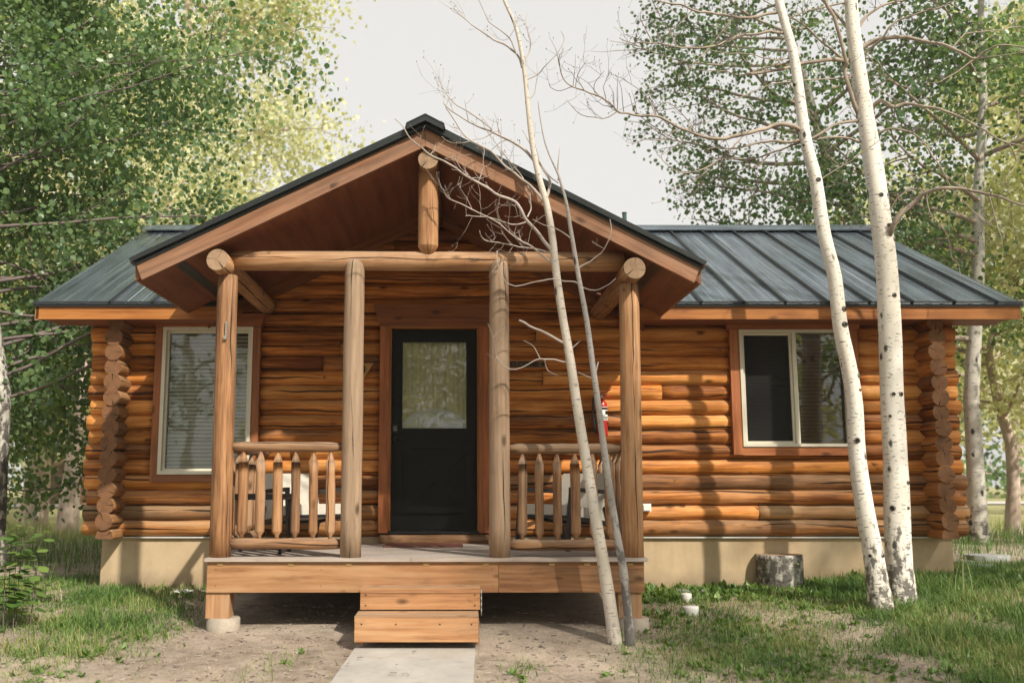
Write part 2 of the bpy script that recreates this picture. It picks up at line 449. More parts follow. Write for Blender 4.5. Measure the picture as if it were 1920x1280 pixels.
t = NT('dirt_and_dry_lawn')
g = t.n("ShaderNodeNewGeometry").outputs["Position"]
n1 = t.noise(g, 0.9, 5.0, 0.6); n2 = t.noise(g, 6.0, 6.0, 0.7); n3 = t.noise(g, 55.0, 4.0, 0.7)
n4 = t.noise(t.vmul(g, (160, 60, 60)), 1.0, 3.0, 0.6)
c = t.mix(t.mr(n2, 0.35, 0.68), (0.235, 0.185, 0.145), (0.44, 0.365, 0.295))
c = t.mix(t.mr(n1, 0.45, 0.62, 0, 0.75), c, (0.53, 0.44, 0.345))
c = t.mix(t.mr(n3, 0.52, 0.75, 0, 0.7), c, (0.12, 0.08, 0.055))
c = t.mix(t.mr(n4, 0.6, 0.72, 0, 0.55), c, (0.52, 0.43, 0.30))
sy = t.sep(g)
far = t.mr(sy[1], 3.0, 9.0)
lawn = t.mix(t.noise(g, 0.35, 4.0), (0.22, 0.24, 0.09), (0.50, 0.42, 0.24))
lawn = t.mix(t.mr(n2, 0.4, 0.7, 0, 0.5), lawn, (0.16, 0.20, 0.06))
c = t.mix(far, c, lawn)
hh = t.math('ADD', t.math('MULTIPLY', n2, 1.5), t.math('ADD', n3, t.math('MULTIPLY', n4, 0.5)))
M['ground'] = t.done(t.bsdf(c, 0.95, t.bump(hh, 0.8, 0.02), 0.15))

t = NT('path_concrete')
g = t.n("ShaderNodeNewGeometry").outputs["Position"]
n1 = t.noise(g, 3.0, 5.0, 0.6); n2 = t.noise(g, 60.0, 4.0, 0.7); n3 = t.noise(g, 14.0, 3.0)
c = t.mix(t.mr(n1, 0.35, 0.7), (0.36, 0.34, 0.31), (0.45, 0.425, 0.385))
c = t.mix(t.mr(n2, 0.62, 0.75, 0, 0.5), c, (0.25, 0.22, 0.19))
c = t.mix(t.mr(n3, 0.55, 0.75, 0, 0.45), c, (0.27, 0.235, 0.19))
c = t.mix(t.mr(t.noise(g, 1.3, 6.0, 0.7), 0.52, 0.68, 0, 0.5), c, (0.31, 0.27, 0.22))
M['path'] = t.done(t.bsdf(c, 0.9, t.bump(t.math('ADD', n2, n3), 0.3, 0.004), 0.2))
M['road'] = plain('pale_gravel_road', (0.52, 0.49, 0.45), 0.95, 0.1, 3, 0.15, 0.2)

# ------------------------------------------------------------------ mesh helpers
class MB:
    """collects geometry in world coordinates, links it as ONE mesh object"""
    def __init__(self):
        self.v, self.f, self.uv, self.mi = [], [], [], []
    def poly(self, pts, uvs=None, mi=0):
        b = len(self.v)
        self.v += [tuple(p) for p in pts]
        self.f.append(tuple(range(b, b + len(pts))))
        self.uv.append(uvs if uvs else [(0, 0)] * len(pts))
        self.mi.append(mi)
    def box(self, c, size, axis=0, rot=None, mi=0):
        """c centre, size; grain along the axis; rot a 3x3 matrix"""
        hx, hy, hz = (s / 2 for s in size)
        c = Vector(c)
        cs = [Vector((x, y, z)) for x in (-hx, hx) for y in (-hy, hy) for z in (-hz, hz)]
        quads = [((0, 1, 3, 2), 0), ((4, 6, 7, 5), 0), ((0, 4, 5, 1), 1), ((2, 3, 7, 6), 1), ((0, 2, 6, 4), 2), ((1, 5, 7, 3), 2)]
        ou, ov = c.x + c.z, c.y + c.z * 0.37
        for q, nax in quads:
            pts = [cs[i] for i in q]
            ax = [a for a in (0, 1, 2) if a != nax]
            if nax == axis: u_, v_ = ax
            else:
                u_ = axis; v_ = [a for a in ax if a != axis][0]
            uvs = [(p[u_] + ou, p[v_] + ov + nax * 0.3) for p in pts]
            if rot is not None: pts = [rot @ p for p in pts]
            self.poly([c + p for p in pts], uvs, mi)
        return self
    def prism(self, poly, d, axis=0, mi=0, along=None):
        """poly: list of points (world); d: extrusion vector"""
        d = Vector(d)
        poly = [Vector(p) for p in poly]
        al = Vector(along).normalized() if along is not None else None
        def uvof(p): 
            if al is not None:
                q_ = p - al * p.dot(al)
                return (p.dot(al), q_.z * 1.1 + q_.y)
            r_ = [p.x, p.y, p.z]
            u_ = r_.pop(axis)
            return (u_, r_[0] * 0.7 + r_[1])
        self.poly(poly, [uvof(p) for p in poly], mi)
        top = [p + d for p in poly]
        self.poly(top[::-1], [uvof(p) for p in top[::-1]], mi)
        n = len(poly)
        for i in range(n):
            q = [poly[i], top[i], top[(i + 1) % n], poly[(i + 1) % n]]
            self.poly(q, [uvof(p) for p in q], mi)
        return self
    def tube(self, pts, radii, seg=12, caps=(True, True), mi=0, cap_mi=None, wob=0.0, up=(0, 0, 1), dome=(0, 0), seed=0):
        pts = [Vector(p) for p in pts]
        n = len(pts)
        if not hasattr(radii, '__len__'): radii = [radii] * n
        b0 = len(self.v)
        tang = []
        for i in range(n):
            a = pts[max(0, i - 1)]; b = pts[min(n - 1, i + 1)]
            tt = (b - a)
            tang.append(tt.normalized() if tt.length > 1e-9 else Vector((0, 0, 1)))
        ref = Vector(up)
        if abs(ref.dot(tang[0])) > 0.95: ref = Vector((0, -1, 0))
        nrm = (ref - tang[0] * ref.dot(tang[0])).normalized()
        L = 0.0
        rings = []
        for i in range(n):
            if i:
                L += (pts[i] - pts[i - 1]).length
                nrm = (nrm - tang[i] * nrm.dot(tang[i]))
                nrm = nrm.normalized() if nrm.length > 1e-6 else tang[i].orthogonal().normalized()
            bi = tang[i].cross(nrm)
            ring = []
            for k in range(seg):
                a = 2 * math.pi * k / seg
                r = radii[i]
                if wob:
                    r *= 1 + wob * mnoise.noise(Vector((L * 2.2 + seed, math.cos(a) * 1.1, math.sin(a) * 1.1 + seed)))
                self.v.append(tuple(pts[i] + nrm * (math.cos(a) * r) + bi * (math.sin(a) * r)))
                ring.append((2 * math.pi * max(radii) * k / seg, L))
            rings.append(ring)
        circ = 2 * math.pi * max(radii)
        for i in range(n - 1):
            for k in range(seg):
                k2 = (k + 1) % seg
                self.f.append((b0 + i * seg + k, b0 + i * seg + k2, b0 + (i + 1) * seg + k2, b0 + (i + 1) * seg + k))
                v0 = circ * k / seg; v1 = circ * (k + 1) / seg
                self.uv.append([(rings[i][0][1], v0), (rings[i][0][1], v1), (rings[i + 1][0][1], v1), (rings[i + 1][0][1], v0)])
                self.mi.append(mi)
        cm = mi if cap_mi is None else cap_mi
        for e, ok in ((0, caps[0]), (n - 1, caps[1])):
            if not ok: continue
            r = radii[e]
            idx = [b0 + e * seg + k for k in range(seg)]
            uvs = [(math.cos(2 * math.pi * k / seg) * r, math.sin(2 * math.pi * k / seg) * r) for k in range(seg)]
            if dome[0 if e == 0 else 1]:
                c = len(self.v)
                self.v.append(tuple(pts[e] + tang[e] * (dome[1] if e else -dome[0])))
                for k in range(seg):
                    k2 = (k + 1) % seg
                    tri = (idx[k], idx[k2], c) if e else (idx[k2], idx[k], c)
                    self.f.append(tri)
                    self.uv.append([uvs[k], uvs[k2], (0, 0)] if e else [uvs[k2], uvs[k], (0, 0)])
                    self.mi.append(cm)
            else:
                self.f.append(tuple(idx if e else idx[::-1]))
                self.uv.append(uvs if e else uvs[::-1])
                self.mi.append(cm)
        return self
    def build(self, name, mats, parent=None, smooth_=False, color=None, recenter=True, bevel=0.0, local=False):
        if not isinstance(mats, (list, tuple)): mats = [mats]
        v = np.array(self.v, dtype=np.float64)
        c = (v.min(0) + v.max(0)) / 2 if (recenter and not local) else np.zeros(3)
        me = bpy.data.meshes.new(name)
        me.from_pydata((v - c).tolist(), [], self.f)
        for m in mats: me.materials.append(M[m] if isinstance(m, str) else m)
        me.polygons.foreach_set("material_index", self.mi)
        ul = me.uv_layers.new(name="UVMap")
        ul.data.foreach_set("uv", np.array([x for face in self.uv for q in face for x in q], dtype=np.float32))
        if smooth_:
            me.polygons.foreach_set("use_smooth", [len(f) <= 4 for f in self.f])
        me.update()
        ob = bpy.data.objects.new(name, me)
        COL.objects.link(ob)
        if parent is not None:
            ob.parent = parent
            if not local:
                pw = Vector((0, 0, 0)); q = parent
                while q is not None:
                    pw += q.location; q = q.parent
                ob.location = Vector(c) - pw
        else:
            ob.location = c
        if color: ob.color = color
        if bevel:
            bm_ = ob.modifiers.new("bevel", 'BEVEL'); bm_.width = bevel; bm_.segments = 2; bm_.limit_method = 'ANGLE'
        return ob

def tag(o, label, cat, group=None, kind=None):
    if label: o["label"] = label
    if cat: o["category"] = cat
    if group: o["group"] = group
    if kind: o["kind"] = kind
    return o
def empty(name, loc, rz=0.0):
    o = bpy.data.objects.new(name, None)
    COL.objects.link(o)
    o.location = loc
    o.rotation_euler = (0, 0, rz)
    o.empty_display_size = 0.2
    return o
def cut_x(x0, x1, holes):
    segs = [(x0, x1)]
    for a, b in holes:
        out = []
        for s, e in segs:
            if b <= s or a >= e: out.append((s, e)); continue
            if a > s: out.append((s, a))
            if b < e: out.append((b, e))
        segs = out
    return [(s, e) for s, e in segs if e - s > 0.03]

# ================================================================== GROUND
def build_ground():
    xs = np.concatenate([np.linspace(-150, -20, 12)[:-1], np.linspace(-20, -7, 20)[:-1], np.linspace(-7, 7.5, 180)[:-1], np.linspace(7.5, 20, 20)[:-1], np.linspace(20, 150, 12)])
    ys = np.concatenate([np.linspace(-80, -10, 12)[:-1], np.linspace(-10, -5, 12)[:-1], np.linspace(-5, 1.0, 90)[:-1], np.linspace(1, 12, 30)[:-1], np.linspace(12, 60, 20)[:-1], np.linspace(60, 170, 10)])
    verts = [(x, y, ground_z(x, y)) for y in ys for x in xs]
    nx, ny = len(xs), len(ys)
    faces = [(j * nx + i, j * nx + i + 1, (j + 1) * nx + i + 1, (j + 1) * nx + i) for j in range(ny - 1) for i in range(nx - 1)]
    me = bpy.data.meshes.new("ground")
    me.from_pydata([tuple(map(float, v)) for v in verts], [], faces)
    me.polygons.foreach_set("use_smooth", [True] * len(faces))
    me.materials.append(M['ground'])
    ob = bpy.data.objects.new("ground", me)
    COL.objects.link(ob)
    ob["kind"] = "structure"
build_ground()

# path slab in front of the steps
a0, a1 = PG(672, 1207), PG(892, 1205)
b0_, b1_ = PG(622, 1280), PG(888, 1280)
d0, d1 = (b0_ - a0), (b1_ - a1)
q = []
for o_, d_ in ((a0, d0), (a1, d1)):
    q.append((o_ - d_ * 0.12, o_ + d_ * 3.6))
m = MB()
N = 14
row = []
for i in range(N + 1):
    f = i / N
    l_ = q[0][0].lerp(q[0][1], f); r_ = q[1][0].lerp(q[1][1], f)
    zc = max(ground_z(l_.x, l_.y), ground_z(r_.x, r_.y), ground_z((l_.x + r_.x) / 2, l_.y)) + 0.012
    row.append((Vector((l_.x, l_.y, zc)), Vector((r_.x, r_.y, zc))))
for (l1, r1), (l2, r2) in zip(row, row[1:]):
    dn = Vector((0, 0, -0.08))
    m.poly([l1, l2, r2, r1][::-1]); m.poly([l1, l1 + dn, l2 + dn, l2][::-1]); m.poly([r1, r2, r2 + dn, r1 + dn][::-1])
m.poly([row[0][0], row[0][1], row[0][1] + Vector((0, 0, -.08)), row[0][0] + Vector((0, 0, -.08))])
pth = m.build("path", 'path'); pth["kind"] = "structure"
PATH_X = (min(q[0][0].x, q[0][1].x), max(q[1][0].x, q[1][1].x))

# pale road far behind the cabin
m = MB()
for x0 in range(-80, 80, 8):
    y0, y1 = 27.0, 31.5
    m.poly([(x0, y0, ground_z(x0, y0) + 0.05), (x0 + 8, y0, ground_z(x0 + 8, y0) + 0.05), (x0 + 8, y1, ground_z(x0 + 8, y1) + 0.05), (x0, y1, ground_z(x0, y1) + 0.05)])
rd = m.build("road", 'road'); rd["kind"] = "structure"

# ================================================================== CABIN
YW = -0.06
cabin = empty("log_cabin", (P(990, 1000, 0).x, 2.4, 0.4))
tag(cabin, "orange log cabin with dark metal roof and gabled front porch", "cabin")
ZS = P(860, 1004, YW).z                                   # top of the foundation
COURSE = (P(860, 612, YW).z - ZS) / 14.0
LR = COURSE * 0.535
XL, XR = P(205, 800, -0.35).x, P(1775, 900, -0.35).x      # side wall centre lines
XLE, XRE = P(166, 880, 0).x, P(1803, 880, 0).x            # ends of the front logs
DEPTH = 5.0

def lerp_px(x_top, x_bot, y_top, y_bot, Y):
    return (P(x_top, y_top, Y).x + P(x_bot, y_bot, Y).x) / 2

def log_x(x0, x1, y, z, r, ends=(True, True), weather=0.0, bright=1.0, name="log", tail=0):
    m = MB()
    n = max(2, int((x1 - x0) / 0.11))
    sd = random.uniform(0, 100)
    bow = random.uniform(-0.006, 0.006)
    pts = [(x0 + (x1 - x0) * i / n, y + bow * math.sin(math.pi * i / n), z + 0.5 * bow * math.sin(2.2 * i)) for i in range(n + 1)]
    rad = [r * (1 + 0.03 * math.sin(sd + i * 0.9)) for i in range(n + 1)]
    m.tube(pts, rad, 24, ends, 0, 1, wob=0.10, up=(0, 1, 0), dome=(0, 0), seed=sd)
    return m.build(name, ['log', 'log_end'], cabin, True, (weather, bright, 0, 1))

# openings in the front wall (casing outer edges), world coordinates
def opening(xl, xr, yt, yb):
    return (P(xl, (yt + yb) / 2, -0.09).x, P(xr, (yt + yb) / 2, -0.09).x, P(860, yb, -0.09).z, P(860, yt, -0.09).z)
WIN_L = opening(283, 485, 600, 905)
WIN_R = opening(1370, 1614, 604, 854)
DOOR = opening(711, 917, 590, 999)

# porch roof geometry
YB = -2.10
A_TOP = P(798, 238, YB)                                    # underside of the metal at the apex
TIP_L, TIP_R = P(252, 494, YB), P(1316, 500, YB)
XRIDGE = A_TOP.x
SL_L = (A_TOP.z - TIP_L.z) / (A_TOP.x - TIP_L.x)
SL_R = (A_TOP.z - TIP_R.z) / (TIP_R.x - A_TOP.x)
BARGE = 0.165                                              # vertical height of the barge board
def porch_under(x):                                        # underside (soffit) height
    return A_TOP.z - BARGE + 0.03 - (SL_L * (XRIDGE - x) if x < XRIDGE else SL_R * (x - XRIDGE))

YE = -0.54
ZE_FASC_TOP, ZE_FASC_BOT = P(860, 574, YE).z, P(860, 598, YE).z
XEL, XER = P(66, 575, YE).x, P(1914, 577, YE).x
YRIDGE = 2.62
ZRIDGE = P(860, 432, YRIDGE).z
SLOPE = (ZRIDGE - P(860, 568, YE).z) / (YRIDGE - YE)

for k in range(0, 23):
    z = ZS + (k + 0.5) * COURSE
    holes = []
    for wx0, wx1, wz0, wz1 in (WIN_L, WIN_R, DOOR):
        if (wz0 + 0.35 * COURSE < z or wx0 == DOOR[0]) and z < wz1 - 0.3 * COURSE:
            holes.append((wx0 + 0.02, wx1 - 0.02))
    if z < ZE_FASC_BOT + 0.22:
        x0 = XLE + random.uniform(-0.025, 0.025) - k * 0.0015
        x1 = XRE + random.uniform(-0.025, 0.025)
    else:
        # gable under the porch roof
        hw_l = (A_TOP.z - BARGE + 0.03 - z) / SL_L
        hw_r = (A_TOP.z - BARGE + 0.03 - z) / SL_R
        if min(hw_l, hw_r) < 0.12: break
        x0, x1 = XRIDGE - hw_l - 0.05, XRIDGE + hw_r + 0.05
    for s, e in cut_x(x0, x1, holes):
        cuts = [s]
        if e - s > 1.2 and random.random() < 0.38:
            cuts.append(random.uniform(s + 0.35, e - 0.35))
        cuts.append(e)
        for i, (a, b) in enumerate(zip(cuts, cuts[1:])):
            hgt = (z - ZS) / (14 * COURSE)
            shel = smooth(-2.6, -1.9, (a + b) / 2) * (1 - smooth(1.6, 2.4, (a + b) / 2))
            w = 0.34 * (1 - smooth(0.0, 0.55, hgt)) * (1 - 0.5 * shel) + random.uniform(-0.05, 0.16)
            if k < 2 and random.random() < 0.6: w += 0.12
            log_x(a + (0.0015 if i else 0), b - (0.0015 if b != e else 0), random.uniform(-0.008, 0.008), z, LR * random.uniform(0.96, 1.03), weather=w, bright=random.uniform(0.80, 1.32))
# side walls: full-length logs laid half a course lower, ends sticking out past the corner
for sx, xc in ((-1, XL), (1, XR)):
    for k in range(0, 15):
        z = ZS + k * COURSE
        m = MB()
        yf = -0.35 + random.uniform(-0.014, 0.014)
        n = 16
        yb = DEPTH + 0.3
        ys = [yf, yf + 0.004, yf + 0.12, -0.05] + [0.2 + (yb - 0.2) * i / 8 for i in range(9)]
        dx = random.uniform(-0.007, 0.007)
        rr = LR * random.uniform(1.05, 1.10)
        m.tube([(xc + dx, y, z) for y in ys], [rr * 0.975, rr] + [rr] * (len(ys) - 2), 28, (True, True), 0, 1, wob=0.035, seed=random.uniform(0, 99))
        if k == 0:
            m.v = [(x, y, max(zz, ZS - 0.015)) for x, y, zz in m.v]
        m.build("log", ['log', 'log_end'], cabin, True, (0.42 if sx < 0 else 0.2, 0.72 if sx < 0 else 0.85, 0, 1))
    # gable end wall boards above the logs
    m = MB()
    zt = ZS + 14.4 * COURSE
    m.prism([(xc - 0.03, 0.0, zt), (xc - 0.03, DEPTH, zt), (xc - 0.03, YRIDGE, ZRIDGE - 0.2)], (0.06, 0, 0), 1)
    m.build("gable_wall", 'board', cabin, color=(0.1, 0.8, 0, 1))
# rear wall logs
for k in range(0, 15):
    z = ZS + (k + 0.5) * COURSE
    m = MB()
    m.tube([(XLE, DEPTH, z), (0, DEPTH, z), (XRE, DEPTH, z)], LR, 10, (True, True), 0, 1)
    m.build("log", ['log', 'log_end'], cabin, True, (0.3, 0.8, 0, 1))
# dark room behind the windows: inner lining and ceiling
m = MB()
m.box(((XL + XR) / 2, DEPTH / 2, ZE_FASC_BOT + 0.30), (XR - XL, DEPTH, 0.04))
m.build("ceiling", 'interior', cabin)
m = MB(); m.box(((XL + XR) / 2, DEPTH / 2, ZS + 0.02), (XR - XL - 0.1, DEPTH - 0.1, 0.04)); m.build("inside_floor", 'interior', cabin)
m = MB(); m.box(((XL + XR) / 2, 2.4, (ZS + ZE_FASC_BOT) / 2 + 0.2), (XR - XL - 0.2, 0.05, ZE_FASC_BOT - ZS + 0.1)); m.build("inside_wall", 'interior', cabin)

# foundation
XFL, XFR = P(190, 1040, -0.02).x, P(1787, 1040, -0.02).x
m = MB()
m.box(((XFL + XFR) / 2, DEPTH / 2 - 0.01, (ZS - 0.1) / 2), (XFR - XFL, DEPTH + 0.02, ZS + 0.1 - 0.018))
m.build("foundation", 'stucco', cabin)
for xa_, xb_ in ((XFL - 0.015, P(390, 1040, -0.03).x + 0.25), (P(1212, 1040, -0.03).x - 0.25, XFR + 0.015)):
    m = MB(); m.box(((xa_ + xb_) / 2, -0.035, ZS - 0.016), (xb_ - xa_, 0.04, 0.012)); m.build("flashing", 'flash', cabin)

# ---------------- main roof
def roof_pt(x, y, off=0.0):
    """a point on the front or back slope, off metres above the deck"""
    zz = ZRIDGE - SLOPE * abs(YRIDGE - y)
    nz = 1 / math.sqrt(1 + SLOPE ** 2)
    return Vector((x, y + (-1 if y < YRIDGE else 1) * off * SLOPE * nz, zz + off * nz))
YBK = 2 * YRIDGE - YE
deck = MB()
XPL, XPR = TIP_L.x + 0.36, TIP_R.x - 0.36                  # the eave stops where the porch roof begins
YCUT = 0.11
zc_ = lambda y: ZRIDGE - SLOPE * abs(YRIDGE - y) - 0.012
deck.prism([(XEL + 0.02, YCUT, zc_(YCUT)), (XEL + 0.02, YRIDGE, ZRIDGE - 0.012), (XEL + 0.02, YBK - 0.03, zc_(YBK - 0.03)),
            (XEL + 0.02, YBK - 0.03, ZE_FASC_BOT + 0.05), (XEL + 0.02, YRIDGE, ZRIDGE - 0.20), (XEL + 0.02, YCUT, zc_(YCUT) - 0.16)], (XER - XEL - 0.04, 0, 0), 0)
for xa_, xb_ in ((XEL + 0.02, XPL), (XPR, XER - 0.02)):
    deck.prism([(xa_, YE + 0.03, zc_(YE + 0.03)), (xa_, YCUT, zc_(YCUT)), (xa_, YCUT, zc_(YCUT) - 0.16), (xa_, YE + 0.03, ZE_FASC_BOT + 0.05)], (xb_ - xa_, 0, 0), 0)
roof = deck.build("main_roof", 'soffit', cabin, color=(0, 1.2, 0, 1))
PAN = (P(1393, 571, YE).x - P(1314, 571, YE).x)
seam0 = P(1314, 571, YE).x
seams = sorted([seam0 + PAN * i for i in range(-14, 9) if XEL + 0.1 < seam0 + PAN * i < XER - 0.1])
edges = [XEL - 0.015] + seams + [XER + 0.015]
for side in (0, 1):
    ya = YE - 0.035 if side == 0 else YBK + 0.035
    for a, b in zip(edges, edges[1:]):
        m = MB()
        w = b - a
        ya = YBK + 0.035 if side else (YCUT if a > XPL - 0.05 and b < XPR + 0.05 else YE - 0.035)
        ps = [(a, 0.0)] + [(a + w * f, h) for f, h in ((0.30, 0), (0.32, 0.006), (0.355, 0.006), (0.375, 0), (0.63, 0), (0.65, 0.006), (0.685, 0.006), (0.705, 0))] + [(b, 0.0)]
        for (xa, ha), (xb, hb) in zip(ps, ps[1:]):
            L = (YRIDGE - YE) * math.sqrt(1 + SLOPE ** 2)
            p = [roof_pt(xa, ya, ha + 0.004), roof_pt(xb, ya, hb + 0.004), roof_pt(xb, YRIDGE - 0.02 * (1 - 2 * side), hb + 0.004), roof_pt(xa, YRIDGE - 0.02 * (1 - 2 * side), ha + 0.004)]
            uvs = [(0, xa), (0, xb), (L, xb), (L, xa)]
            if side: p, uvs = p[::-1], uvs[::-1]
            m.poly(p, uvs)
        m.build("roof_panel", 'roof', roof)
    for s in seams:
        m = MB()
        ya = YBK + 0.035 if side else (YCUT if XPL < s < XPR else YE - 0.035)
        u = roof_pt(s, ya, 0.0); v = roof_pt(s, YRIDGE, 0.0)
        for h0, h1, hw in ((0.0, 0.028, 0.005), (0.022, 0.034, 0.009)):
            a_ = [roof_pt(s - hw, ya, h0), roof_pt(s + hw, ya, h0), roof_pt(s + hw, ya, h1), roof_pt(s - hw, ya, h1)]
            m.prism(a_, v - u, 1)
        m.build("roof_seam", 'blackmetal', roof)
m = MB()
for sgn in (-1, 1):
    yo = YRIDGE + sgn * 0.16
    a_ = [roof_pt(0, yo, 0.035), roof_pt(0, yo, 0.05), Vector((0, YRIDGE, ZRIDGE + 0.075)), Vector((0, YRIDGE, ZRIDGE + 0.06))]
    a_ = [Vector((XEL - 0.02, p.y, p.z)) for p in a_]
    m.prism(a_, (XER - XEL + 0.04, 0, 0), 0)
m.build("ridge_cap", 'roof', roof)
def board_x(name, x0, x1, y, z0, z1, th, mat, parent, col=(0, 1, 0, 1), bev=0.003):
    m = MB(); m.box(((x0 + x1) / 2, y, (z0 + z1) / 2), (x1 - x0, th, z1 - z0), 0)
    return m.build(name, mat, parent, color=col, bevel=bev)
for y, sg in ((YE, 1), (YBK, -1)):
    for a, b in ((XEL + 0.01, XPL), (XPR, XER - 0.01)) if sg == 1 else ((XEL + 0.01, 0.3), (0.3, XER - 0.01)):
        board_x("fascia_board", a, b - 0.002, y + sg * 0.018, ZE_FASC_BOT, ZE_FASC_TOP + 0.02, 0.036, 'fascia', roof, (0.0, 1.0, 0, 1))
    for a, b in ((XEL - 0.015, XPL + 0.1), (XPR - 0.1, XER + 0.015)) if sg == 1 else ((XEL - 0.015, XER + 0.015),):
        board_x("drip_edge", a, b, y - sg * 0.012, ZE_FASC_TOP - 0.005, ZE_FASC_TOP + 0.045, 0.02, 'blackmetal', roof, bev=0.0)
for x in (XEL + 0.02, XER - 0.02):                          # rake boards on both ends
    for ya, yb in ((YE, YRIDGE), (YBK, YRIDGE)):
        m = MB()
        za, zb = ZRIDGE - SLOPE * abs(YRIDGE - ya), ZRIDGE
        m.prism([(x - 0.018, ya, za - 0.02), (x - 0.018, yb, zb - 0.02), (x - 0.018, yb, zb - 0.17), (x - 0.018, ya, za - 0.17)], (0.036, 0, 0), 1)
        m.build("rake_board", 'fascia', roof)
# soffit under the eave
for y0, y1, xa_, xb_ in ((YE + 0.04, -0.02, XEL + 0.03, XPL), (YE + 0.04, -0.02, XPR, XER - 0.03), (DEPTH + 0.02, YBK - 0.04, XEL + 0.03, XER - 0.03)):
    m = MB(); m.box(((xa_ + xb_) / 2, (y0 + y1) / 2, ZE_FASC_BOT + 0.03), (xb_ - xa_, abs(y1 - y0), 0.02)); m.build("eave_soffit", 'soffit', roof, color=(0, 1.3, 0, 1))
# vent pipe
vp = P(1171, 415, YRIDGE + 0.5)
m = MB(); m.tube([(vp.x, vp.y, ZRIDGE - 0.3), (vp.x, vp.y, vp.z + 0.12)], 0.03, 14, (True, True))
m.tube([(vp.x, vp.y, vp.z + 0.11), (vp.x, vp.y, vp.z + 0.125)], 0.034, 14, (True, True))
m.build("vent_pipe", 'greenpipe', cabin, True)

# ---------------- porch roof
YRB = (A_TOP.z - ZRIDGE) / SLOPE + YRIDGE + 0.02           # where the porch ridge meets the main slope
def pr(side, d, y, off=0.0):
    """point on the porch slope: d metres out from the ridge, off above the deck line"""
    sl = SL_L if side < 0 else SL_R
    return Vector((XRIDGE + side * d, y, A_TOP.z - sl * d + off))
def back_y(zz):                                            # main slope depth at that height
    return YRIDGE - (ZRIDGE - zz) / SLOPE
proof = None
for side, tip in ((-1, TIP_L), (1, TIP_R)):
    W = abs(tip.x - XRIDGE)
    sl = SL_L if side < 0 else SL_R
    m = MB()
    # soffit slab
    yf = YB + 0.03
    ds = np.linspace(0, W - 0.02, 9)
    zt, zb = -0.03, -BARGE + 0.03
    for d0_, d1_ in zip(ds, ds[1:]):
        t0, t1 = pr(side, d0_, yf, zt), pr(side, d1_, yf, zt)
        u0, u1 = pr(side, d0_, yf, zb), pr(side, d1_, yf, zb)
        y0, y1 = max(back_y(t0.z) - 0.02, -0.45), max(back_y(t1.z) - 0.02, -0.45)
        y0u, y1u = max(back_y(u0.z) - 0.02, -0.45), max(back_y(u1.z) - 0.02, -0.45)
        T = lambda p, y: Vector((p.x, y, p.z))
        def uvq(pp): return [(p.y, (p.x)) for p in pp]
        qd = [u0, u1, T(u1, y1u), T(u0, y0u)]
        m.poly(qd, uvq(qd)); qd = [t0, t1, T(t1, y1), T(t0, y0)]; m.poly(qd, uvq(qd))
        qd = [t0, t1, u1, u0]; m.poly(qd, uvq(qd))
        if d1_ == ds[-1]:
            qd = [t1, u1, T(u1, y1u), T(t1, y1)]; m.poly(qd, uvq(qd))
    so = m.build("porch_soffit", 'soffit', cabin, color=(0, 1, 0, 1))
    if proof is None: proof = so
    # barge board on the front edge
    m = MB()
    a_ = [pr(side, 0.001, YB, -0.002), pr(side, W - 0.01, YB, -0.002), pr(side, W - 0.065, YB, -BARGE + sl * -0.0), pr(side, 0.001, YB, -BARGE)]
    m.prism(a_, (0, 0.04, 0), 0, along=a_[1] - a_[0])
    m.build("barge_board", 'board', so, color=(0.27, 0.95, 0, 1), bevel=0.003)
    # eave fascia on the side edge
    m = MB()
    p = pr(side, W - 0.02, YB + 0.045, -0.005)
    m.box((p.x + side * 0.012, (YB + 0.045 - 0.5) / 2, p.z - 0.07), (0.024, -0.5 - (YB + 0.045), 0.13), 1)
    m.build("eave_board", 'board', so, color=(0.2, 0.8, 0, 1))
    # metal panels and edge
    yfm = YB - 0.035
    npn = 5
    yl = [yfm + (YRB - yfm) * i / 10 for i in range(11)]
    for i in range(10):
        m = MB()
        ya, yb_ = yl[i], yl[i + 1]
        def dmax(y):
            # the slope ends at its eave, or where it sinks into the main roof
            zmain = ZRIDGE - SLOPE * (YRIDGE - y)
            dv = (A_TOP.z + 0.03 - zmain) / sl
            return W + 0.03 if y < -0.5 else max(0.02, min(W + 0.03, dv))
        p_ = [pr(side, 0, ya, 0.045), pr(side, dmax(ya), ya, 0.045), pr(side, dmax(yb_), yb_, 0.045), pr(side, 0, yb_, 0.045)]
        lo = [x - Vector((0, 0, 0.03)) for x in p_]
        m.poly(p_, [(0, x.y) if j in (0, 3) else (W, x.y) for j, x in enumerate(p_)])
        m.poly(lo[::-1], [(0, x.y) for x in lo])
        qd = [p_[1], lo[1], lo[2], p_[2]]; m.poly(qd)
        if i == 0: qd = [p_[0], lo[0], lo[1], p_[1]]; m.poly(qd)
        m.build("roof_panel", 'roof', so)
        if i:
            m = MB()
            a = pr(side, 0, ya, 0.045); b = pr(side, dmax(ya), ya, 0.045)
            m.prism([a + Vector((0, -.01, 0)), a + Vector((0, .01, 0)), a + Vector((0, .01, .03)), a + Vector((0, -.01, .03))], b - a, 0)
            m.build("roof_seam", 'roof', so)
    m = MB()
    a_ = [pr(side, 0.0, yfm - 0.01, 0.052), pr(side, W + 0.035, yfm - 0.01, 0.052), pr(side, W + 0.012, yfm - 0.01, 0.012), pr(side, 0.0, yfm - 0.01, -0.012)]
    m.prism(a_, (0, 0.03, 0), 0)
    a_ = [pr(side, 0.0, YB - 0.012, 0.0), pr(side, W + 0.012, YB - 0.012, 0.0), pr(side, W + 0.005, YB - 0.012, -0.022), pr(side, 0.0, YB - 0.012, -0.022)]
    m.prism(a_, (0, 0.01, 0), 0)
    m.build("drip_edge", 'blackmetal', so)
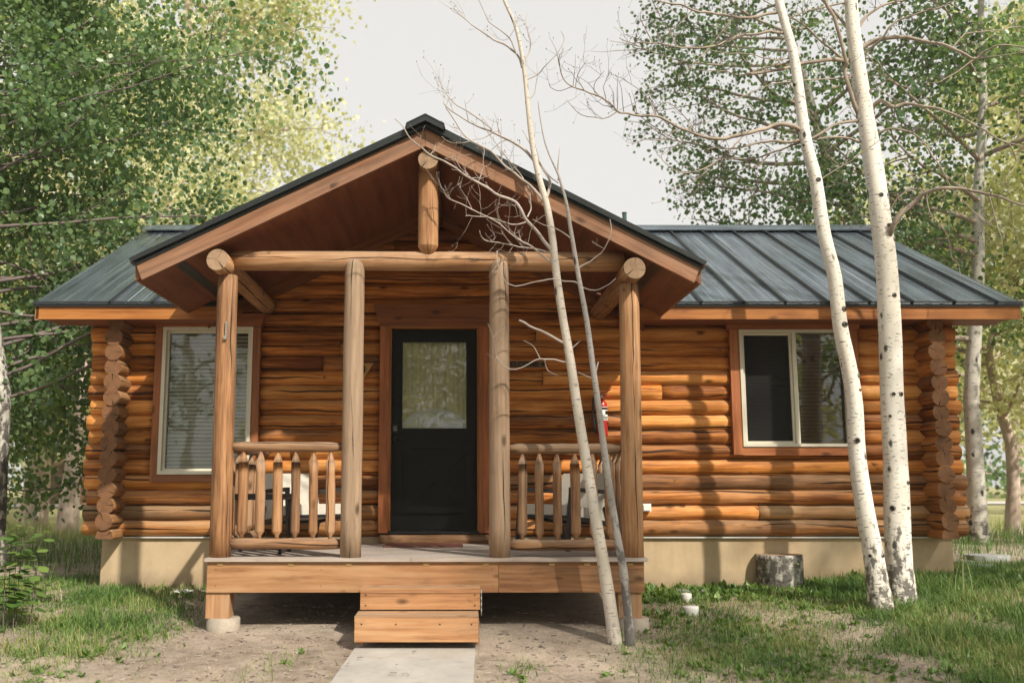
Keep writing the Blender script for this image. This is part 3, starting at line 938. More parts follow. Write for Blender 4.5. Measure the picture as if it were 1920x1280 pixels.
    # black vent strip in the soffit, running back beside the eave
    m = MB()
    u = pr(side, W - 0.30, YB + 0.045, -BARGE + 0.026); v = pr(side, W - 0.375, YB + 0.045, -BARGE + 0.026)
    m.prism([u, v, v + Vector((0, 0, 0.012)), u + Vector((0, 0, 0.012))], (0, -0.2 - YB, 0), 1)
    m.build("vent_strip", 'blackmetal', so)
    # plywood joint battens across the soffit
    # sloping trim along the wall
    m = MB()
    a_ = [pr(side, 0.0, -0.16, -BARGE + 0.028), pr(side, W - 0.1, -0.16, -BARGE + 0.028), pr(side, W - 0.1, -0.16, -BARGE - 0.10), pr(side, 0.0, -0.16, -BARGE - 0.10)]
    m.prism(a_, (0, 0.05, 0), 0, along=a_[1] - a_[0])
    m.build("wall_rafter", 'trim', so, color=(0, 0.62, 0, 1))
m = MB()
for side in (-1, 1):
    yf = YB - 0.10
    a_ = [pr(side, 0.0, yf, 0.078), pr(side, 0.155, yf, 0.076), pr(side, 0.165, yf, 0.040), pr(side, 0.15, yf, 0.040), pr(side, 0.145, yf, 0.064), pr(side, 0, yf, 0.066)]
    m.prism(a_, (0, YRB - yf + 0.1, 0), 1)
    a_ = [pr(side, 0.0, yf + 0.004, 0.074), pr(side, 0.15, yf + 0.004, 0.072), pr(side, 0.155, yf + 0.004, 0.02), pr(side, 0, yf + 0.004, 0.02)]
    m.prism(a_, (0, 0.02, 0), 1)
m.build("ridge_cap", 'blackmetal', proof)

# ---------------- posts, beams
YP = -1.83
DECK_F = -1.97
Z_DECK = P(800, 1046, DECK_F).z
def vlog(name, x_top, x_bot, y, z0, z1, r, mat='post', weather=0.2, bright=1.0, dome=0.0, parent=cabin, seg=24, taper=0.96):
    m = MB()
    n = 10
    sd = random.uniform(0, 100)
    pts = [(x_bot + (x_top - x_bot) * i / n, y, z0 + (z1 - z0) * i / n) for i in range(n + 1)]
    rad = [r * (1 - (1 - taper) * i / n) for i in range(n + 1)]
    if dome:
        top = Vector(pts[-1])
        for i in range(1, 6):
            a = i / 6 * math.pi / 2
            pts.append((top.x, top.y, top.z + dome * math.sin(a))); rad.append(r * taper * (0.25 + 0.75 * math.cos(a)))
    m.tube(pts, rad, seg, (True, True), 0, 1, wob=0.04, up=(0, 1, 0), seed=sd)
    return m.build(name, [mat, mat + '_end' if mat in ('post', 'log') else mat], parent, True, (weather, bright, 0, 1))
beam_r = 0.088
for (px, py, wv) in ((408, 487, 0.1), (1190, 503, 0.15)):
    c = P(px, py, YB + 0.02)
    m = MB()
    sd = random.uniform(0, 99)
    ys = np.linspace(YB + 0.01, 0.02, 10)
    m.tube([(c.x, y, c.z) for y in ys], beam_r, 24, (True, True), 0, 1, wob=0.05, seed=sd)
    m.build("purlin_log", ['post', 'post_end'], cabin, True, (wv, 0.95, 0, 1))
    if px < 800: ZBEAM = c.z
c = P(803, 299, YB + 0.05)
m = MB(); m.tube([(c.x, y, c.z) for y in np.linspace(YB + 0.042, 0.05, 10)], 0.083, 24, (True, True), 0, 1, wob=0.05, seed=3)
m.build("ridge_log", ['post', 'post_end'], cabin, True, (0.25, 0.8, 0, 1))
ZRL = c.z
cl, crr = P(436, 489, YP), P(1168, 491, YP)
m = MB(); n = 16
m.tube([cl.lerp(crr, i / n) for i in range(n + 1)], 0.082, 24, (True, True), 0, 1, wob=0.05, up=(0, 1, 0), seed=8)
m.build("cross_beam", ['post', 'post_end'], cabin, True, (0.22, 0.98, 0, 1))
ZCB = cl.z
post_r = 0.087
pl_t, pl_b = P(427, 520, YP), P(413, 1043, YP)
vlog("porch_post", pl_t.x, pl_b.x, YP, Z_DECK - 0.005, ZBEAM - 0.08, post_r, weather=0.13)
pr_t, pr_b = P(1179, 525, YP), P(1187, 1048, YP)
vlog("porch_post", pr_t.x, pr_b.x, YP, Z_DECK - 0.005, P(1190, 503, YB).z - 0.08, post_r, weather=0.10)
for xt, xb, w in ((665, 657, 0.66), (936, 937, 0.62)):
    tp, bt = P(xt, 520, YP - 0.03), P(xb, 1048, YP - 0.03)
    vlog("porch_post", tp.x, bt.x, YP - 0.03, Z_DECK - 0.005, ZCB - 0.055, post_r * 0.98, weather=w, dome=0.06)
# king post, hewn to a wedge at the foot
kx = P(803, 400, YP - 0.03).x
m = MB()
zb, zt = P(803, 480, YP).z, ZRL - 0.04
m.tube([(kx, YP - 0.03, zb), (kx, YP - 0.03, zb + 0.07), (kx, YP - 0.03, zb + 0.075)] + [(kx, YP - 0.03, zb + 0.08 + (zt - zb - 0.08) * i / 6) for i in range(7)],
       [0.045, 0.083, 0.085] + [0.084] * 7, 24, (True, True), 0, 1, wob=0.04, up=(0, 1, 0), seed=31)
m.build("king_post", ['post', 'post_end'], cabin, True, (0.08, 1.0, 0, 1))
# steel strap hook on the post
hk = P(424, 617, YP - post_r - 0.01)
m = MB(); m.box((hk.x, hk.y, hk.z), (0.012, 0.012, 0.13), 2); m.box((hk.x - 0.004, hk.y - 0.004, hk.z - 0.07), (0.022, 0.016, 0.03), 2)
m.build("hook", 'steel', cabin)

# ---------------- deck
XDL, XDR = P(383, 1046, DECK_F).x, P(1216, 1046, DECK_F).x
deck_o = None
m = MB()
for i in range(9):                                         # joists
    x = XDL + 0.12 + (XDR - XDL - 0.24) * i / 8
    m.box((x, (DECK_F - 0.0) / 2, Z_DECK - 0.14), (0.04, -DECK_F - 0.12, 0.2), 1)
frame_o = m.build("deck_frame", 'board', cabin, color=(0.2, 0.6, 0, 1))
nb = 14
bw = (-DECK_F + 0.0 - 0.07) / nb
for i in range(nb):
    y = DECK_F + bw * (i + 0.5)
    m = MB()
    sp = random.uniform(0.3, 0.7) * (XDR - XDL) + XDL
    for a, b in ((XDL, sp - 0.002), (sp + 0.002, XDR)):
        m.box(((a + b) / 2, y, Z_DECK - 0.014), (b - a, bw - 0.006, 0.027), 0)
    m.build("deck_board", 'deck', frame_o, color=(0.25, random.uniform(0.85, 1.05), 0, 1), bevel=0.002)
XFD0, XFD1 = P(388, 1080, DECK_F + 0.03).x, P(1208, 1080, DECK_F + 0.03).x
ZF0, ZF1 = P(800, 1110, DECK_F + 0.03).z, Z_DECK - 0.030
xs_ = P(935, 1080, DECK_F + 0.03).x
for a, b in ((XFD0, xs_ - 0.0015), (xs_ + 0.0015, XFD1)):
    board_x("rim_board", a, b, DECK_F + 0.05, ZF0, ZF1, 0.038, 'plank', frame_o, (0.12, 0.80, 0, 1))
for x in (XFD0 + 0.019, XFD1 - 0.019):
    m = MB(); m.box((x, (DECK_F + 0.07 - 0.1) / 2, (ZF0 + ZF1) / 2), (0.038, -0.1 - DECK_F - 0.07, ZF1 - ZF0), 1); m.build("rim_board", 'plank', frame_o, color=(0.15, 0.85, 0, 1))
for px in (413, 545, 654, 799, 911, 1035, 1101, 1182):
    c = P(px, 1057, DECK_F + 0.028)
    m = MB(); m.box(c, (0.045, 0.006, 0.02)); m.box((c.x - 0.012, c.y - 0.004, c.z), (0.007, 0.005, 0.007)); m.box((c.x + 0.012, c.y - 0.004, c.z), (0.007, 0.005, 0.007))
    m.build("deck_clip", 'brass', frame_o)
# piers
for px0, px1 in ((386, 430), (1160, 1203)):
    c0, c1 = P(px0, 1110, DECK_F + 0.04).x, P(px1, 1110, DECK_F + 0.04).x
    xc = (c0 + c1) / 2
    gz = ground_z(xc, DECK_F + 0.13)
    zt = gz + 0.09
    m = MB(); m.box((xc, DECK_F + 0.13, (ZF0 + zt) / 2), (c1 - c0, 0.16, ZF0 - zt), 2); m.build("pier_block", 'plank', frame_o, color=(0.3, 0.95, 0, 1), bevel=0.004)
    m = MB(); m.tube([(xc + 0.03, DECK_F + 0.14, gz - 0.15), (xc + 0.03, DECK_F + 0.14, zt - 0.006), (xc + 0.03, DECK_F + 0.14, zt)], [0.135, 0.13, 0.122], 28, (True, True), wob=0.02)
    m.build("pier_footing", 'concrete', frame_o, True)

# ---------------- railings
def railing(p_top0, p_top1, p_bot0, p_bot1, bal, name="railing"):
    m = MB()
    n = 10
    rad = [0.030] + [0.041 + 0.002 * math.sin(i * 1.7) for i in range(1, n)] + [0.030]
    pts = [p_top0.lerp(p_top1, i / n) for i in range(n + 1)]
    m.tube(pts, rad, 16, (True, True), 0, 1, wob=0.06, seed=random.uniform(0, 50), dome=(0.015, 0.015))
    top = m.build(name, ['post', 'post_end'], cabin, True, (0.42, 0.85, 0, 1))
    m = MB()
    rad = [0.036] + [0.044 + 0.003 * math.sin(i * 1.1) for i in range(1, n)] + [0.036]
    m.tube([p_bot0.lerp(p_bot1, i / n) for i in range(n + 1)], rad, 16, (True, True), 0, 1, wob=0.08, seed=random.uniform(0, 50))
    m.build("bottom_rail", ['post', 'post_end'], top, True, (0.30, 0.95, 0, 1))
    for f in bal:
        a = p_bot0.lerp(p_bot1, f); b = p_top0.lerp(p_top1, f)
        a = a + Vector((0, 0, 0.03)); b = b - Vector((0, 0, 0.03))
        m = MB()
        r = random.uniform(0.035, 0.041)
        dx = random.uniform(-0.006, 0.006)
        H = (b - a).length
        fr = [(-0.02, 0.016), (0.035, 0.018), (0.062, r), (0.07, r * 1.02)] + [(0.07 + (H - 0.16) * i / 6, r * (1 + 0.05 * math.sin(i * 2 + dx * 900))) for i in range(1, 7)] + [(H - 0.095, r * 0.97), (H - 0.025, 0.016), (H + 0.02, 0.014)]
        d = (b - a).normalized()
        pts = [a + d * h + Vector((dx * math.sin(h * 4), 0, 0)) for h, _ in fr]
        m.tube(pts, [x for _, x in fr], 14, (True, True), 0, 0, wob=0.07, up=(0, 1, 0), seed=random.uniform(0, 50))
        m.build("baluster", 'post', top, True, (random.uniform(0.15, 0.38), random.uniform(0.85, 1.05), 0, 1))
YRL = YP + 0.01
def bf(px0, px1, pxs): return [(x - px0) / (px1 - px0) for x in pxs]
railing(P(433, 837, YRL), P(641, 838, YRL), P(428, 1018, YRL), P(640, 1019, YRL), bf(431, 640, (454.7, 488, 520.5, 553, 587, 619)))
railing(P(953, 841, YRL), P(1163, 841, YRL), P(952, 1021, YRL), P(1170, 1021, YRL), bf(953, 1166, (979, 1012, 1045, 1078, 1112, 1143)))
for pp in (pl_b, pr_b):
    x = pp.x
    z1, z0 = P(433, 837, YRL).z, P(428, 1018, YRL).z
    railing(Vector((x, YP + 0.07, z1)), Vector((x, -0.08, z1)), Vector((x, YP + 0.07, z0)), Vector((x, -0.08, z0)), [0.12 + 0.152 * i for i in range(6)])

# ---------------- steps
def step_dims(pl, pr_, yt, yb, Y):
    return P(pl, yt, Y).x, P(pr_, yt, Y).x, P(800, yt, Y).z, P(800, yb, Y).z
Y1, Y2 = DECK_F - 0.23, DECK_F - 0.53
x0, x1, zt, zb = step_dims(676, 900, 1102, 1142, Y1)
steps = MB().box(((x0 + x1) / 2 - 0.0, Y1 + 0.02, (zt + zb) / 2 - 0.006), (x1 - x0, 0.04, zt - zb - 0.012), 0).build("porch_steps", 'plank', cabin, color=(0.06, 0.97, 0, 1), bevel=0.004)
MB().box(((x0 + x1) / 2, Y1 + 0.125, zt - 0.018), (x1 - x0 + 0.004, 0.262, 0.036), 0).build("tread", 'plank', steps, color=(0.2, 1.0, 0, 1), bevel=0.006)
xa, xb, za, zbb = step_dims(665, 897, 1155, 1203, Y2)
MB().box(((xa + xb) / 2, Y2 + 0.02, (za + zbb) / 2 - 0.006), (xb - xa, 0.04, za - zbb - 0.012), 0).build("riser", 'plank', steps, color=(0.14, 1.0, 0, 1), bevel=0.006)
MB().box(((xa + xb) / 2, Y2 + 0.155, za - 0.019), (xb - xa + 0.004, 0.306, 0.038), 0).build("tread", 'plank', steps, color=(0.3, 1.0, 0, 1), bevel=0.006)
for x in (x0 + 0.03, x1 - 0.03):
    m = MB()
    m.prism([(x - 0.019, Y2 + 0.045, zbb - 0.03), (x - 0.019, Y2 + 0.045, za - 0.04), (x - 0.019, Y1 + 0.045, za - 0.04), (x - 0.019, Y1 + 0.045, zt - 0.037), (x - 0.019, DECK_F + 0.025, zt - 0.037), (x - 0.019, DECK_F + 0.025, zt - 0.2)], (0.038, 0, 0), 1)
    m.build("stringer", 'plank', steps, color=(0.3, 0.7, 0, 1))
m = MB()
for xx_ in (x0 + 0.04, x1 - 0.04):
    for zz_ in (zt - 0.05, zb + 0.03): m.tube([(xx_, Y1 + 0.002, zz_), (xx_, Y1 - 0.002, zz_)], 0.006, 8)
for xx_ in (xa + 0.05, xa + 0.3, xa + 0.62, xb - 0.05):
    m.tube([(xx_, Y2 + 0.002, za - 0.055), (xx_, Y2 - 0.002, za - 0.055)], 0.006, 8)
for xx_ in (XFD0 + 0.07, xs_ - 0.05, xs_ + 0.05, XFD1 - 0.06, XFD0 + 0.9, XFD1 - 0.9):
    for zz_ in (ZF0 + 0.05, ZF1 - 0.06): m.tube([(xx_, DECK_F + 0.033, zz_), (xx_, DECK_F + 0.028, zz_)], 0.0035, 8)
m.build("screws", 'signdark', steps)["kind"] = "stuff"
m = MB()
cx = x1 + 0.012
for i in range(4):
    m.tube([(cx - 0.004, Y1 + 0.06, zt - 0.04 - i * 0.045), (cx + 0.003, Y1 + 0.06, zt - 0.04 - i * 0.045)], 0.026, 12)
m.box((cx, Y1 + 0.06, zt - 0.11), (0.006, 0.03, 0.19), 2)
m.build("steel_bracket", 'steel', steps)

# ---------------- windows
def casing(win, header_ext, parent, th=0.05, wl=None, wbot=None):
    pass
def frame_rect(m, x0, x1, z0, z1, y, w, th, mi=0):
    m.box((x0 + w / 2, y, (z0 + z1) / 2), (w, th, z1 - z0), 2, mi=mi)
    m.box((x1 - w / 2, y, (z0 + z1) / 2), (w, th, z1 - z0), 2, mi=mi)
    m.box(((x0 + x1) / 2, y, z0 + w / 2), (x1 - x0 - 2 * w - 0.0005, th, w), 0, mi=mi)
    m.box(((x0 + x1) / 2, y, z1 - w / 2), (x1 - x0 - 2 * w - 0.0005, th, w), 0, mi=mi)
def wbox(px0, px1, py0, py1, Y):
    ym = (py0 + py1) / 2
    return P(px0, ym, Y).x, P(px1, ym, Y).x, P(860, py1, Y).z, P(860, py0, Y).z
YC = -0.115                                                # casing face
# left window
fx0, fx1, fz0, fz1 = wbox(301, 471, 613, 889, YC)
m = MB(); frame_rect(m, fx0, fx1, fz0, fz1, YC + 0.03, 0.035, 0.09)
win = m.build("window", 'frame', cabin, bevel=0.004)
m = MB(); frame_rect(m, fx0 + 0.036, fx1 - 0.036, fz0 + 0.036, fz1 - 0.036, YC + 0.055, 0.022, 0.05); m.build("sash", 'frame', win, bevel=0.003)
m = MB(); m.box(((fx0 + fx1) / 2, YC + 0.06, (fz0 + fz1) / 2), (fx1 - fx0 - 0.115, 0.006, fz1 - fz0 - 0.115)); m.build("pane", 'glass', win)
sp = 0.0385
n = int((fz1 - fz0 - 0.1) / sp)
for i in range(n):
    z = fz0 + 0.06 + sp * (i + 0.5)
    m = MB()
    rot = Matrix.Rotation(R(52 + random.uniform(-3, 3)), 3, 'X')
    m.box(((fx0 + fx1) / 2, YC + 0.125, z), (fx1 - fx0 - 0.10, 0.040, 0.0025), 0, rot=rot)
    m.build("blind_slat", 'slat', win)
m = MB()
for f in (0.2, 0.8):
    m.box((fx0 + (fx1 - fx0) * f, YC + 0.10, (fz0 + fz1) / 2), (0.003, 0.003, fz1 - fz0 - 0.1), 2)
m.build("blind_cord", 'frame', win)
cw = 0.075
for a, b, nm in ((fx0 - cw, fx0 - 0.002, 'l'), (fx1 + 0.002, fx1 + cw, 'r')):
    MB().box(((a + b) / 2, YC + 0.045, (fz0 + fz1) / 2 - cw / 2), (b - a, 0.10, fz1 - fz0 + cw - 0.004), 2).build("casing", 'trim', win, color=(0.22, 1.0, 0, 1), bevel=0.003)
MB().box(((fx0 + fx1) / 2, YC + 0.047, fz0 - cw / 2 - 0.001), (fx1 - fx0 + 0.001, 0.096, cw - 0.004), 0).build("casing", 'trim', win, color=(0.35, 1.0, 0, 1), bevel=0.003)
def header(x0, x1, z0, z1, parent, flare, bright):
    m = MB()
    m.prism([(x0, YC - 0.012, z0), (x1, YC - 0.012, z0), (x1 + flare, YC - 0.012, z1), (x0 - flare, YC - 0.012, z1)], (0, 0.11, 0), 0)
    m.build("header_board", 'trim', parent, color=(0.0, bright, 0, 1), bevel=0.003)
header(fx0 - cw, fx1 + cw, fz1 + 0.002, P(860, 588, YC).z, win, 0.045, 1.15)
# right window
fx0, fx1, fz0, fz1 = wbox(1389, 1592, 618, 837, YC)
m = MB(); frame_rect(m, fx0, fx1, fz0, fz1, YC + 0.03, 0.03, 0.09)
xm = P(1493, 730, YC).x
m.box((xm, YC + 0.035, (fz0 + fz1) / 2), (0.04, 0.07, fz1 - fz0 - 0.06), 2)
win = m.build("window", 'frame', cabin, bevel=0.004)
m = MB(); frame_rect(m, fx0 + 0.031, xm - 0.022, fz0 + 0.031, fz1 - 0.031, YC + 0.045, 0.024, 0.05); m.build("sash", 'frame', win, bevel=0.003)
m = MB(); m.box(((fx0 + xm) / 2 + 0.004, YC + 0.04, (fz0 + fz1) / 2), (xm - fx0 - 0.1, 0.002, fz1 - fz0 - 0.1)); m.build("insect_screen", 'screen', win)
for a, b in ((fx0 + 0.05, xm - 0.04), (xm + 0.02, fx1 - 0.03)):
    m = MB(); m.box(((a + b) / 2, YC + 0.062, (fz0 + fz1) / 2), (b - a, 0.006, fz1 - fz0 - 0.06)); m.build("pane", 'glass', win)
n = int((fz1 - fz0 - 0.06) / sp)
for i in range(n):
    z = fz0 + 0.03 + sp * (i + 0.5)
    m = MB(); m.box(((fx0 + fx1) / 2, YC + 0.14, z), (fx1 - fx0 - 0.06, 0.040, 0.0025), 0, rot=Matrix.Rotation(R(55), 3, 'X')); m.build("blind_slat", 'brown_slat', win)
for a, b in ((fx0 - 0.095, fx0 - 0.002), (fx1 + 0.002, fx1 + 0.11)):
    MB().box(((a + b) / 2, YC + 0.045, (fz0 + fz1) / 2 - 0.04), (b - a, 0.10, fz1 - fz0 + 0.08), 2).build("casing", 'trim', win, color=(0.12, 1.15, 0, 1), bevel=0.003)
MB().box(((fx0 + fx1) / 2, YC + 0.047, fz0 - 0.044), (fx1 - fx0 + 0.001, 0.096, 0.082), 0).build("casing", 'trim', win, color=(0.12, 1.15, 0, 1), bevel=0.003)
header(fx0 - 0.11, fx1 + 0.13, fz1 + 0.002, P(860, 598, YC).z, win, 0.02, 0.9)

# ---------------- door
YD = -0.03
dx0, dx1, dz0, dz1 = wbox(735, 893.5, 619, 994, YD)
gx0, gx1, gz0, gz1 = wbox(753, 876, 640, 804.5, YD - 0.02)
m = MB()
m.box(((dx0 + gx0) / 2, YD, (gz0 + gz1) / 2), (gx0 - dx0, 0.045, gz1 - gz0), 2)
m.box(((dx1 + gx1) / 2, YD, (gz0 + gz1) / 2), (dx1 - gx1, 0.045, gz1 - gz0), 2)
m.box(((dx0 + dx1) / 2, YD, (gz1 + dz1) / 2), (dx1 - dx0, 0.045, dz1 - gz1), 0)
m.box(((dx0 + dx1) / 2, YD, (gz0 + dz0) / 2), (dx1 - dx0, 0.045, gz0 - dz0), 0)
frame_rect(m, gx0 - 0.012, gx1 + 0.012, gz0 - 0.012, gz1 + 0.012, YD - 0.026, 0.022, 0.016)
door = m.build("door", 'blackdoor', cabin, bevel=0.003)
m = MB(); m.box(((gx0 + gx1) / 2, YD - 0.008, (gz0 + gz1) / 2), (gx1 - gx0 - 0.002, 0.006, gz1 - gz0 - 0.002)); m.build("pane", 'glass', door)
# crossbuck: a frame and an X of raised rails
bx0, bx1, bz0, bz1 = wbox(752, 877, 838, 951, YD - 0.03)
m = MB(); frame_rect(m, bx0 - 0.05, bx1 + 0.05, bz0 - 0.05, bz1 + 0.05, YD - 0.036, 0.062, 0.030)
for sg in (1, -1):
    L = math.hypot(bx1 - bx0, bz1 - bz0) - 0.02
    a = math.atan2(bz1 - bz0, bx1 - bx0) * sg
    m.box(((bx0 + bx1) / 2, YD - 0.0355 + 0.0012 * sg, (bz0 + bz1) / 2), (L, 0.030, 0.085), 0, rot=Matrix.Rotation(-a, 3, 'Y'))
m.build("crossbuck", 'blackdoor', door, bevel=0.009)
k = P(741, 803, YD - 0.035)
m = MB(); m.box(k, (0.045, 0.025, 0.075), 2); kp = m.build("keypad", 'blackiron', door, bevel=0.006)
m = MB()
for i in range(3):
    for j in range(4):
        m.box((k.x - 0.011 + i * 0.011, k.y - 0.014, k.z - 0.018 + j * 0.012), (0.006, 0.004, 0.006))
m.build("key_buttons", 'steel', kp)
h = P(741, 822, YD - 0.04)
m = MB(); m.tube([(h.x, YD - 0.02, h.z), (h.x, h.y - 0.03, h.z)], [0.024, 0.018], 16); m.tube([(h.x, h.y - 0.03, h.z), (h.x + 0.05, h.y - 0.035, h.z), (h.x + 0.11, h.y - 0.028, h.z - 0.002)], [0.009, 0.008, 0.007], 10)
m.build("handle", 'blackiron', door, True)
# jamb, casing, header, threshold, sill
jx0, jx1 = dx0 - 0.02, dx1 + 0.02
for a, b in ((jx0 - 0.002, dx0 - 0.004), (dx1 + 0.004, jx1 + 0.002)):
    MB().box(((a + b) / 2, YD - 0.03, (dz0 + dz1) / 2), (b - a, 0.14, dz1 - dz0), 2).build("jamb", 'fascia', door, color=(0, 0.8, 0, 1))
MB().box(((dx0 + dx1) / 2, YD - 0.03, dz1 + 0.016), (jx1 - jx0 + 0.004, 0.14, 0.024), 0).build("jamb", 'fascia', door, color=(0, 0.8, 0, 1))
cx0, cx1 = P(711, 800, YC).x, P(917, 800, YC).x
zh0, zh1 = P(860, 612, YC).z, P(860, 570, YC).z
for a, b in ((cx0, jx0 - 0.004), (jx1 + 0.004, cx1)):
    MB().box(((a + b) / 2, YC + 0.03, (dz0 + zh0) / 2 - 0.01), (b - a, 0.09, zh0 - dz0 + 0.02), 2).build("casing", 'trim', door, color=(0.0, 1.2, 0, 1), bevel=0.003)
header(cx0 - 0.005, cx1 + 0.005, zh0 + 0.002, zh1, door, 0.07, 0.75)
m = MB(); m.box(((dx0 + dx1) / 2, YD - 0.03, dz0 - 0.014), (dx1 - dx0 + 0.03, 0.12, 0.022), 0); m.build("threshold", 'blackiron', door)
zs0, zs1 = Z_DECK - 0.03, dz0 - 0.026
m = MB()
xsa, xsb = P(712, 1008, -0.12).x, P(916, 1008, -0.12).x
n = 8
m.tube([(xsa + (xsb - xsa) * i / n, -0.075, (zs0 + zs1) / 2) for i in range(n + 1)], [(zs1 - zs0) / 2 * 1.02] * (n + 1), 16, (True, True), 0, 1, wob=0.12, up=(0, 1, 0), seed=5)
m.build("sill_log", ['post', 'post_end'], door, True, (0.2, 0.85, 0, 1))
# curtain with folds behind the glass, and an added pale arch imitating a reflection
m = MB()
nn = 60
for i in range(nn):
    xa_, xb_ = gx0 - 0.02 + (gx1 - gx0 + 0.04) * i / nn, gx0 - 0.02 + (gx1 - gx0 + 0.04) * (i + 1) / nn
    fy = lambda x: YD + 0.07 + 0.014 * math.sin(x * 46) + 0.008 * math.sin(x * 101 + 1)
    m.poly([(xa_, fy(xa_), gz0 - 0.05), (xb_, fy(xb_), gz0 - 0.05), (xb_, fy(xb_), gz1 + 0.05), (xa_, fy(xa_), gz1 + 0.05)])
m.build("curtain", 'curtain', door, True)
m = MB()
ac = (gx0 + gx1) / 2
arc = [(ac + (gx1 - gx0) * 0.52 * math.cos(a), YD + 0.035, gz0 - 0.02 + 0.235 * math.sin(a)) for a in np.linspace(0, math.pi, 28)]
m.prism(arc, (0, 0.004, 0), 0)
m.build("arch_reflection", 'reflection_blue', door)

# ================================================================== THINGS ON THE PORCH
def rbox(name, c, size, mat, parent, bev=0.03, rot=None):
    m = MB(); m.box(c, size, 0, rot=rot)
    o = m.build(name, mat, parent, local=True)
    b = o.modifiers.new("bevel", 'BEVEL'); b.width = bev; b.segments = 4; b.limit_method = 'ANGLE'
    me = o.data; me.polygons.foreach_set("use_smooth", [True] * len(me.polygons))
    return o
def bar(name, pts, w, mat, parent):
    m = MB()
    for a, b in zip(pts, pts[1:]):
        a, b = Vector(a), Vector(b)
        d = b - a
        q = d.to_track_quat('X', 'Z').to_matrix()
        m.box((a + b) / 2, (d.length + w * 0.9, w, w), 0, rot=q)
    return m.build(name, mat, parent, local=True)
def lounge_chair(loc, rz, label):
    c = empty("lounge_chair", loc, rz)
    tag(c, label, "chair")
    hw = 0.31
    for s in (-1, 1):
        x = s * hw
        bar("leg", [(x, -0.33, 0.0), (x, -0.27, 0.53)], 0.032, 'blackiron', c)
        bar("leg", [(x, 0.33, 0.0), (x, 0.20, 0.36)], 0.032, 'blackiron', c)
        bar("armrest", [(x, -0.27, 0.53), (x, 0.30, 0.50)], 0.036, 'blackiron', c)
        bar("seat_rail", [(x, -0.30, 0.29), (x, 0.24, 0.22)], 0.032, 'blackiron', c)
    bar("seat_frame", [(-hw, -0.30, 0.29), (hw, -0.30, 0.29)], 0.03, 'blackiron', c)
    bar("seat_frame", [(-hw, 0.22, 0.22), (hw, 0.22, 0.22)], 0.03, 'blackiron', c)
    bar("back_frame", [(-hw + 0.02, 0.22, 0.22), (-hw + 0.02, 0.39, 0.65), (hw - 0.02, 0.39, 0.65), (hw - 0.02, 0.22, 0.22)], 0.03, 'blackiron', c)
    rbox("seat_cushion", (0, -0.03, 0.315), (0.57, 0.56, 0.10), 'cushion', c, 0.04, Matrix.Rotation(R(-7), 3, 'X'))
    rbox("back_cushion", (0, 0.275, 0.485), (0.56, 0.10, 0.37), 'cushion', c, 0.04, Matrix.Rotation(R(-20), 3, 'X'))
    return c
lc = P(566, 1030, -0.62)
lounge_chair((lc.x, -0.62, Z_DECK), R(38), "black metal lounge chair with cream cushions beside the small side table")
rc = P(1062, 1030, -0.72)
lounge_chair((rc.x, -0.72, Z_DECK), R(-48), "black metal lounge chair with cream cushions below the red extinguisher")
# side table
tc = P(484, 1043, -1.42)
tb = empty("side_table", (tc.x, -1.36, Z_DECK), R(-3)); tag(tb, "small black metal side table with open square frame behind left railing", "table")
tb["label"] = "small black open-framed metal side table beside a lounge chair"
hw, hd, H = 0.215, 0.17, 0.47
for sx in (-1, 1):
    for sy in (-1, 1):
        bar("leg", [(sx * hw, sy * hd, 0.0), (sx * hw, sy * hd, H)], 0.026, 'blackiron', tb)
m = MB(); m.box((0, 0, H + 0.014), (2 * hw + 0.026, 2 * hd + 0.026, 0.022), 0); m.build("table_top", 'blackiron', tb, local=True)
bar("top_frame", [(-hw, -hd, H - 0.012), (hw, -hd, H - 0.012), (hw, hd, H - 0.012), (-hw, hd, H - 0.012), (-hw, -hd, H - 0.012)], 0.024, 'blackiron', tb)
bar("base_frame", [(-hw, -hd, 0.05), (hw, -hd, 0.05), (hw, hd, 0.05), (-hw, hd, 0.05), (-hw, -hd, 0.05)], 0.022, 'blackiron', tb)
# doormat
c0, c1 = P(722, 1027, -0.48), P(868, 1027, -0.48)
m = MB(); m.box(((c0.x + c1.x) / 2, -0.48, Z_DECK + 0.008), (c1.x - c0.x, 0.42, 0.014)); o = m.build("doormat", 'mat', bevel=0.004)
tag(o, "reddish brown doormat lying before the black door", "doormat")
# fire extinguisher
e = P(1129, 800, -0.17)
ext = empty("fire_extinguisher", (e.x, -0.165, P(1129, 818, -0.17).z)); tag(ext, "red fire extinguisher with black hose hung on the log wall", "extinguisher")
hb = 0.36
m = MB(); m.tube([(0, 0, 0), (0, 0, 0.012), (0, 0, hb - 0.06), (0, 0, hb - 0.03), (0, 0, hb - 0.005), (0, 0, hb + 0.02)], [0.050, 0.056, 0.056, 0.050, 0.03, 0.018], 24); m.build("cylinder", 'red', ext, True, local=True)
m = MB()
for i in range(10):
    a0_, a1_ = R(-118 + i * 11), R(-118 + (i + 1) * 11)
    f = lambda a, z: (0.0572 * math.cos(a), 0.0572 * math.sin(a), z)
    m.poly([f(a0_, 0.16), f(a1_, 0.16), f(a1_, 0.29), f(a0_, 0.29)])
lab = m.build("instruction_label", 'white', ext, True, local=True)
m = MB()
for j, (z0, z1, i0, i1) in enumerate(((0.262, 0.285, 0, 10), (0.215, 0.252, 5, 10), (0.168, 0.18, 0, 8), (0.186, 0.195, 0, 9), (0.20, 0.208, 1, 5))):
    for i in range(i0, i1):
        a0_, a1_ = R(-118 + i * 11), R(-118 + (i + 1) * 11)
        f = lambda a, z: (0.0577 * math.cos(a), 0.0577 * math.sin(a), z)
        m.poly([f(a0_, z0), f(a1_, z0), f(a1_, z1), f(a0_, z1)])
m.build("label_print", 'signdark', lab, True, local=True)
